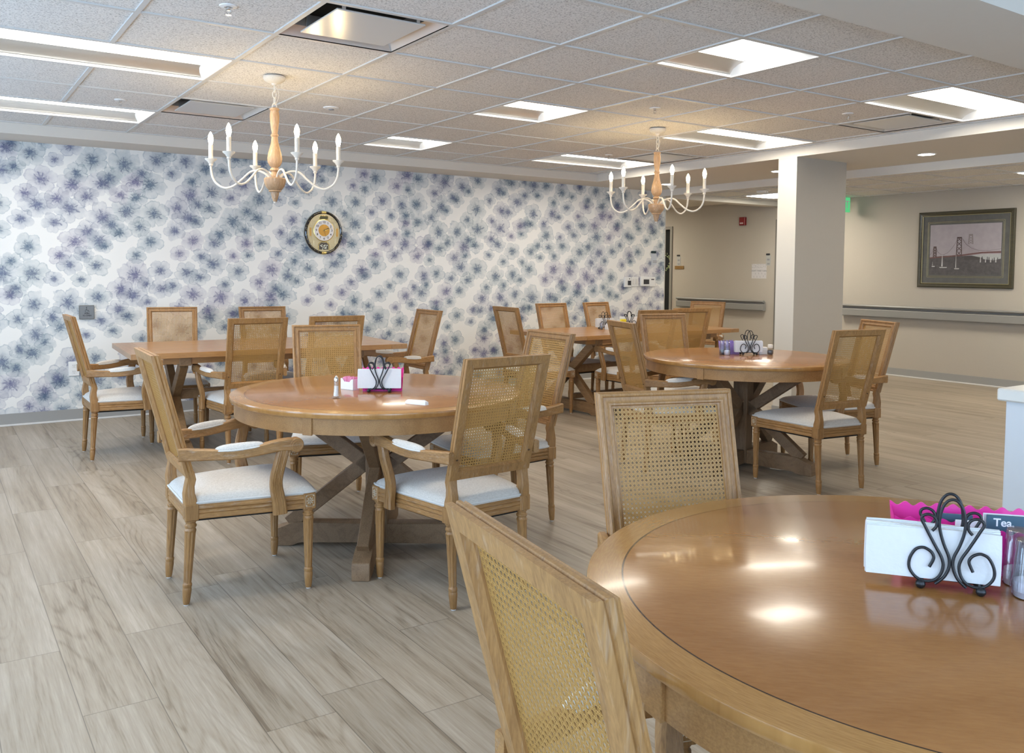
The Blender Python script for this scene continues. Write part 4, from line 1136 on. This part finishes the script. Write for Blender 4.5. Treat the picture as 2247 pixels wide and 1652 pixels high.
MB().box(-.080, .080, -.026, 0, -.060, .060, .008).build('housing', M_PLW, t, 30); MB().box(-.032, .062, -.028, -.024, -.034, .026, .001).build('screen', M_INK, t, 0)
t = thing('wall_sensor', 'rightmost white wall control on the flowered wall, with a thin dark slot', 'wall control', (6.268, YW, 1.176), 0, 'white wall controls on the flowered wall')
MB().box(-.052, .048, -.028, 0, -.062, .060, .005).build('housing', M_PLW, t, 30); MB().box(-.024, .024, -.030, -.026, .022, .034).build('slot', M_INK, t, 0)
t = thing('room_sign', 'small pale sign with a dark clip at the right end of the flowered wall', 'sign', (6.308, YW, 1.475))
MB().box(-.045, .045, -.003, 0, -.085, .055, .001).build('card', plain('translucent_card', (.50, .54, .60), .5), t, 0); MB().box(-.055, .030, -.010, 0, .060, .088, .010).build('clip', plain('dark_teal_clip', (.01, .035, .045), .4), t, 30)
MB().box(-.02, .05, -.004, -.003, -.060, -.052).box(-.02, .05, -.004, -.003, -.042, -.034).build('print', M_GREYP, t, 0)

# right wall items (thickness towards -x)
t = thing('fire_alarm', 'red wall-mounted fire alarm strobe high on the far hall wall', 'fire alarm', (XR, 5.408, 2.070))
M_RED = plain('dark_red_plastic', (.22, .006, .008), .35)
MB().box(-.045, 0, -.055, .055, -.062, .062, .006).build('housing', M_RED, t, 30); MB().box(-.058, -.044, -.030, .030, -.042, -.018, .004).build('strobe_lens', plain('strobe_lens', (.7, .5, .5), .2), t, 30)
t = thing('paper_sign', 'white paper sign with music notes and lettering on the far hall wall'.replace('’', "'"), 'sign', (XR, 5.10, 1.322))
MB().box(-.002, 0, -.135, .135, -.108, .108).build('sheet', plain('sign_paper', (.60, .58, .58), .8), t, 0)
text_mesh('lettering', "DON'T TWIST TURN", .030, M_GREYP, t, (-.0026, 0, .004), (PI/2, 0, -PI/2), bold=.0008)
b = MB(); rr = random.Random(5)
for k in range(26):
    y = -.115+(k % 9)*.029; z = (.085, .055, -.045, -.085)[k//9 if k < 18 else 2+(k % 2)]+rr.uniform(-.008, .008)
    b.box(-.0028, -.002, y, y+.009, z, z+.008); b.box(-.0028, -.002, y+.008, y+.0095, z, z+.022)
b.build('music_notes', M_GREYP, t, 0)
for y, z, lab in ((4.935, 1.50, 'small grey notice with a dark clip beside the white paper sign'), (6.735, 1.50, 'small grey notice with a dark clip above the wooden nameplate')):
    t = thing('wall_notice', lab, 'notice', (XR, y, z), 0, 'small notices beside the hall doors')
    MB().box(-.003, 0, -.042, .042, -.095, .055, .001).build('card', plain('notice_card', (.42, .42, .40), .5), t, 0)
    MB().box(-.012, 0, -.028, .040, .056, .082, .008).build('clip', M_INK, t, 30)
    MB().box(-.004, -.003, -.022, .022, -.020, .005).box(-.004, -.003, -.026, .02, -.080, -.060).build('print', M_GREYP, t, 0)
o = MB().box(-.012, 0, -.10, .10, -.027, .027, .002).build('name_plate', wood('name_plate_wood', (.16, .08, .015), (.30, .17, .045), 'Y', .4), None, 0, (XR, 6.715, 1.373)); tag(o, 'narrow wooden nameplate on the wall right of the dark doorway', 'sign')
# wreath on the dark door
t = thing('door_wreath', 'pale green leafy wreath hanging on the dark door in the far hall', 'wreath', (XR+.05, 7.08, 1.46)); b = MB(); rr = random.Random(9)
for k in range(70):
    a = rr.uniform(0, 2*PI); r = rr.uniform(.10, .16); c = V((rr.uniform(-.03, 0), r*math.cos(a), r*math.sin(a))); q = rr.uniform(0, PI)
    d = V((0, math.cos(q), math.sin(q)))*.028; n = V((rr.uniform(-.4, .4), -math.sin(q), math.cos(q)))*.010
    b.loft([[c-d*.2, c+n, c+d, c-n], [c-d*.2-V((.002, 0, 0)), c+n-V((.002, 0, 0)), c+d-V((.002, 0, 0)), c-n-V((.002, 0, 0))]])
b.build('foliage', plain('wreath_leaves', (.30, .36, .16), .6, noise=.3, nscale=80), t, 0)
# exit sign
t = thing('exit_sign', 'green exit sign seen edge-on in the hall just right of the column top', 'sign', (8.62, 3.55, 2.307))
MB().box(-.02, .02, -.02, .02, -.012, 0, .002).build('canopy', M_LW, t, 0)
MB().box(-.16, .16, -.012, .012, -.205, -.012, .004).build('panel', emit('green_exit_panel', (.12, .75, .30), .35, (.1, .5, .2)), t, 30)
text_mesh('lettering', 'EXIT', .13, M_TXTW, t, (0, -.0125, -.108), (PI/2, 0, 0), bold=.002)

# framed picture: y from 1.514 to 2.645, z 1.138 to 2.055 (seen from -x, so left in view = larger y)
t = thing('framed_picture', 'large framed picture of a suspension bridge and sailboats on the right wall', 'picture', (XR, 2.080, 1.596))
HW, HH = .566, .458
M_FR = wood('picture_frame_wood', (.028, .024, .010), (.075, .062, .028), 'Y', .35, 0, .3, ring=10); M_FGOLD = plain('frame_gold_line', (.50, .44, .24), .35, metal=.5)
def ring(b, hw, hh, wd, x0, x1):
    for a in ((-hw, -hw+wd, -hh, hh), (hw-wd, hw, -hh, hh), (-hw+wd, hw-wd, -hh, -hh+wd), (-hw+wd, hw-wd, hh-wd, hh)): b.box(x0, x1, *a, .0015)
    return b
pr = [(0, 0), (0, -.022), (.010, -.032), (.022, -.030), (.032, -.024), (.044, -.026), (.050, -.018), (.050, 0)]
b = MB(); lp = [(-HW, -HH), (HW, -HH), (HW, HH), (-HW, HH)]
b.loft([[V((x, y-math.copysign(u, y), z-math.copysign(u, z))) for u, x in pr] for y, z in lp], loop=True); b.build('frame', M_FR, t, 30)
ring(MB(), HW-.048, HH-.048, .006, -.020, -.008).build('gold_fillet', M_FGOLD, t, 0)
MB().box(-.010, -.002, -HW+.05, HW-.05, -HH+.05, HH-.05).build('mat_board', plain('slate_mat', (.105, .105, .10), .7, noise=.3, nscale=18), t, 0)
IW, IH0, IH1 = .42, -.30, .30
b = MB(); ring(b, IW+.032, .335, .0035, -.0125, -.010); ring(b, IW+.018, .321, .0025, -.0125, -.010); b.build('mat_line', M_FGOLD, t, 0)
pic = MB().box(-.012, -.010, -IW, IW, IH0, IH1).build('print', plain('hazy_lilac_sky', (.36, .325, .35), .7, noise=.14, nscale=14), t, 0)
Y = lambda u: IW-2*IW*u     # u 0 left .. 1 right in view
Z = lambda v: IH0+(IH1-IH0)*v
def flat(poly, nm, m, d=.0005):
    x = -.012-d; a = [V((x, Y(u), Z(v))) for u, v in poly]; MB().loft([a, [V((-.0118, p.y, p.z)) for p in a]]).build(nm, m, pic, 0)
M_SEA = plain('painted_sea', (.095, .088, .09), .8, noise=.45, nscale=30); M_TWR = plain('painted_bridge_steel', (.10, .07, .065), .8, noise=.3, nscale=60); M_TW2 = plain('painted_far_tower', (.23, .20, .20), .8); M_SAIL = plain('painted_sail', (.50, .49, .49), .8); M_BAY = plain('painted_pale_bay', (.40, .41, .41), .8, noise=.1, nscale=40); M_RUST = plain('painted_deck', (.16, .085, .08), .8, noise=.3, nscale=50)
flat([(0, 0), (1, 0), (1, .38), (.85, .30), (.66, .34), (.55, .37), (.42, .37), (.2, .375), (0, .345)], 'sea', M_SEA)
flat([(.46, .365), (.80, .40), (1, .40), (1, .31), (.90, .28), (.78, .30), (.68, .335), (.55, .37)], 'bay', M_BAY, .0007)
flat([(0, .345), (.45, .395), (.75, .445), (1, .455), (1, .42), (.75, .415), (.45, .365), (0, .32)], 'bridge_deck', M_RUST, .0010)
def tower(u, w, v0, v1, m, d):
    for k in (-1, 1): flat([(u+k*w/2-.006, v0), (u+k*w/2+.006, v0), (u+k*w*.36+.006, v1), (u+k*w*.36-.006, v1)], 'bridge_tower', m, d)
    n = 4
    for k in range(n):
        a = v0+(v1-v0)*(k+.1)/n; c = v0+(v1-v0)*(k+.95)/n
        flat([(u-w/2, a), (u-w/2+.012, a), (u+w*.4, c), (u+w*.4-.012, c)], 'tower_brace', m, d+.0001)
        flat([(u+w/2, a), (u+w/2-.012, a), (u-w*.4, c), (u-w*.4+.012, c)], 'tower_brace', m, d+.0002)
    flat([(u-w*.45, v1-.02), (u+w*.45, v1-.02), (u+w*.45, v1+.006), (u-w*.45, v1+.006)], 'tower_cap', m, d+.0003)
tower(.425, .075, .37, .74, M_TWR, .0014); tower(.075, .045, .35, .56, M_TWR, .0014); tower(.585, .060, .60, .79, M_TW2, .0012)
def cable(pts, w=.0022, m=M_TWR):
    MB().tube([(-.0130, Y(u), Z(v)) for u, v in pts], w*.5, 4).build('bridge_cable', m, pic, 0)
cable([(.41, .74), (.36, .60), (.31, .50), (.26, .43), (.20, .40)]); cable([(.455, .74), (.52, .60), (.60, .52), (.70, .475), (.85, .47), (1., .50)]); cable([(.09, .55), (.12, .45), (.17, .40), (.22, .40)]); cable([(.06, .55), (.03, .44), (.0, .39)])
for k in range(16):
    u = .46+k*.016; cable([(u, .40+.002*k), (u, .72-.017*k)], .0009, M_RUST)
for u, w, v0, v1 in ((.185, .018, .15, .385), (.385, .010, .125, .39), (.045, .005, .17, .26)):
    flat([(u-w*.5, v0+.01), (u+w*.7, v0+.01), (u+w*.3, v1), (u, v1)], 'sail', M_SAIL, .0018); flat([(u-w*2.2, v0), (u+w*3.2+.02, v0), (u+w*2.6+.02, v0-.018), (u-w*1.6, v0-.018)], 'hull', M_SAIL, .0018)
flat([(.5, .37), (.60, .375), (.70, .345), (.76, .33), (.76, .29), (.5, .29)], 'headland', plain('painted_headland', (.08, .072, .072), .8), .0016)
rr = random.Random(2)
for k in range(12):
    u = .72+k*.023; h = rr.uniform(.03, .10); flat([(u, .24), (u+.015, .24), (u+.012, .26+h), (u+.004, .26+h)], 'skyline', M_SEA if k % 3 else M_SAIL, .0017)

# ------------------------------------------------------------------ white counter
t = thing('service_counter', 'white laminate service counter at the right edge behind the nearest table', 'counter', (1.642, -1.903, 0))
M_LAM = plain('white_laminate', (.66, .665, .67), .4); M_LAMT = plain('cream_countertop', (.74, .70, .63), .3)
MB().box(.025, 1.60, -.70, -.02, 0, .872, .002).build('body', M_LAM, t, 30)
MB().box(0, 1.62, -.72, .0, .872, .914, .005).build('countertop', M_LAMT, t, 30)
b = MB()
for x in (.42, .82, 1.22): b.box(x-.0015, x+.0015, -.705, -.70, .1, .86)
b.build('panel_seam', M_GREYP, t, 0)

# ------------------------------------------------------------------ camera, world, output look
F, PX, PY = 1888., 1085.95, 690.94
yaw, pitch, roll = R_(33.45), R_(-2.95), R_(.45)
fw = V((math.sin(yaw)*math.cos(pitch), math.cos(yaw)*math.cos(pitch), math.sin(pitch)))
r0 = V((math.cos(yaw), -math.sin(yaw), 0)); u0 = r0.cross(fw)
Rr = r0*math.cos(roll)+u0*math.sin(roll); Uu = -r0*math.sin(roll)+u0*math.cos(roll)
cd = bpy.data.cameras.new('camera'); cam = bpy.data.objects.new('camera', cd); COL.objects.link(cam)
cam.matrix_world = Matrix(((Rr.x, Uu.x, -fw.x, -1.393), (Rr.y, Uu.y, -fw.y, -3.392), (Rr.z, Uu.z, -fw.z, 1.30), (0, 0, 0, 1)))
cd.sensor_fit = 'HORIZONTAL'; cd.sensor_width = 36; cd.lens = F/2247*36
cd.shift_x = (1123.5-PX)/2247; cd.shift_y = (PY-826.)/2247; cd.clip_start = .05
SC.camera = cam
W_ = bpy.data.worlds.new('daylight'); SC.world = W_; W_.use_nodes = True
bg = W_.node_tree.nodes['Background']; bg.inputs[0].default_value = (.52, .73, 1.0, 1); bg.inputs[1].default_value = 5.4
def portal(loc, rot, sx, sy):
    l = bpy.data.lights.new('window_portal', 'AREA'); l.shape = 'RECTANGLE'; l.size = sx; l.size_y = sy; l.cycles.is_portal = True
    o = bpy.data.objects.new('window_portal', l); COL.objects.link(o); o.location = loc; o.rotation_euler = rot
for a, c in WINL: portal((XL-.10, (a+c)/2, 1.35), (0, -PI/2, 0), 1.6, c-a)
for a, c in WINB: portal(((a+c)/2, YB-.10, 1.35), (PI/2, 0, 0), c-a, 1.6)
SC.view_settings.view_transform = 'Standard'; SC.view_settings.look = 'None'; SC.view_settings.gamma = 1; SC.view_settings.use_curve_mapping = False
SC.view_settings.exposure = 0.72
SC.cycles.use_denoising = True; SC.cycles.max_bounces = 8; SC.cycles.diffuse_bounces = 5; SC.cycles.glossy_bounces = 4; SC.cycles.transmission_bounces = 8
SC.cycles.sample_clamp_indirect = 6.0; SC.cycles.caustics_reflective = False; SC.cycles.caustics_refractive = False
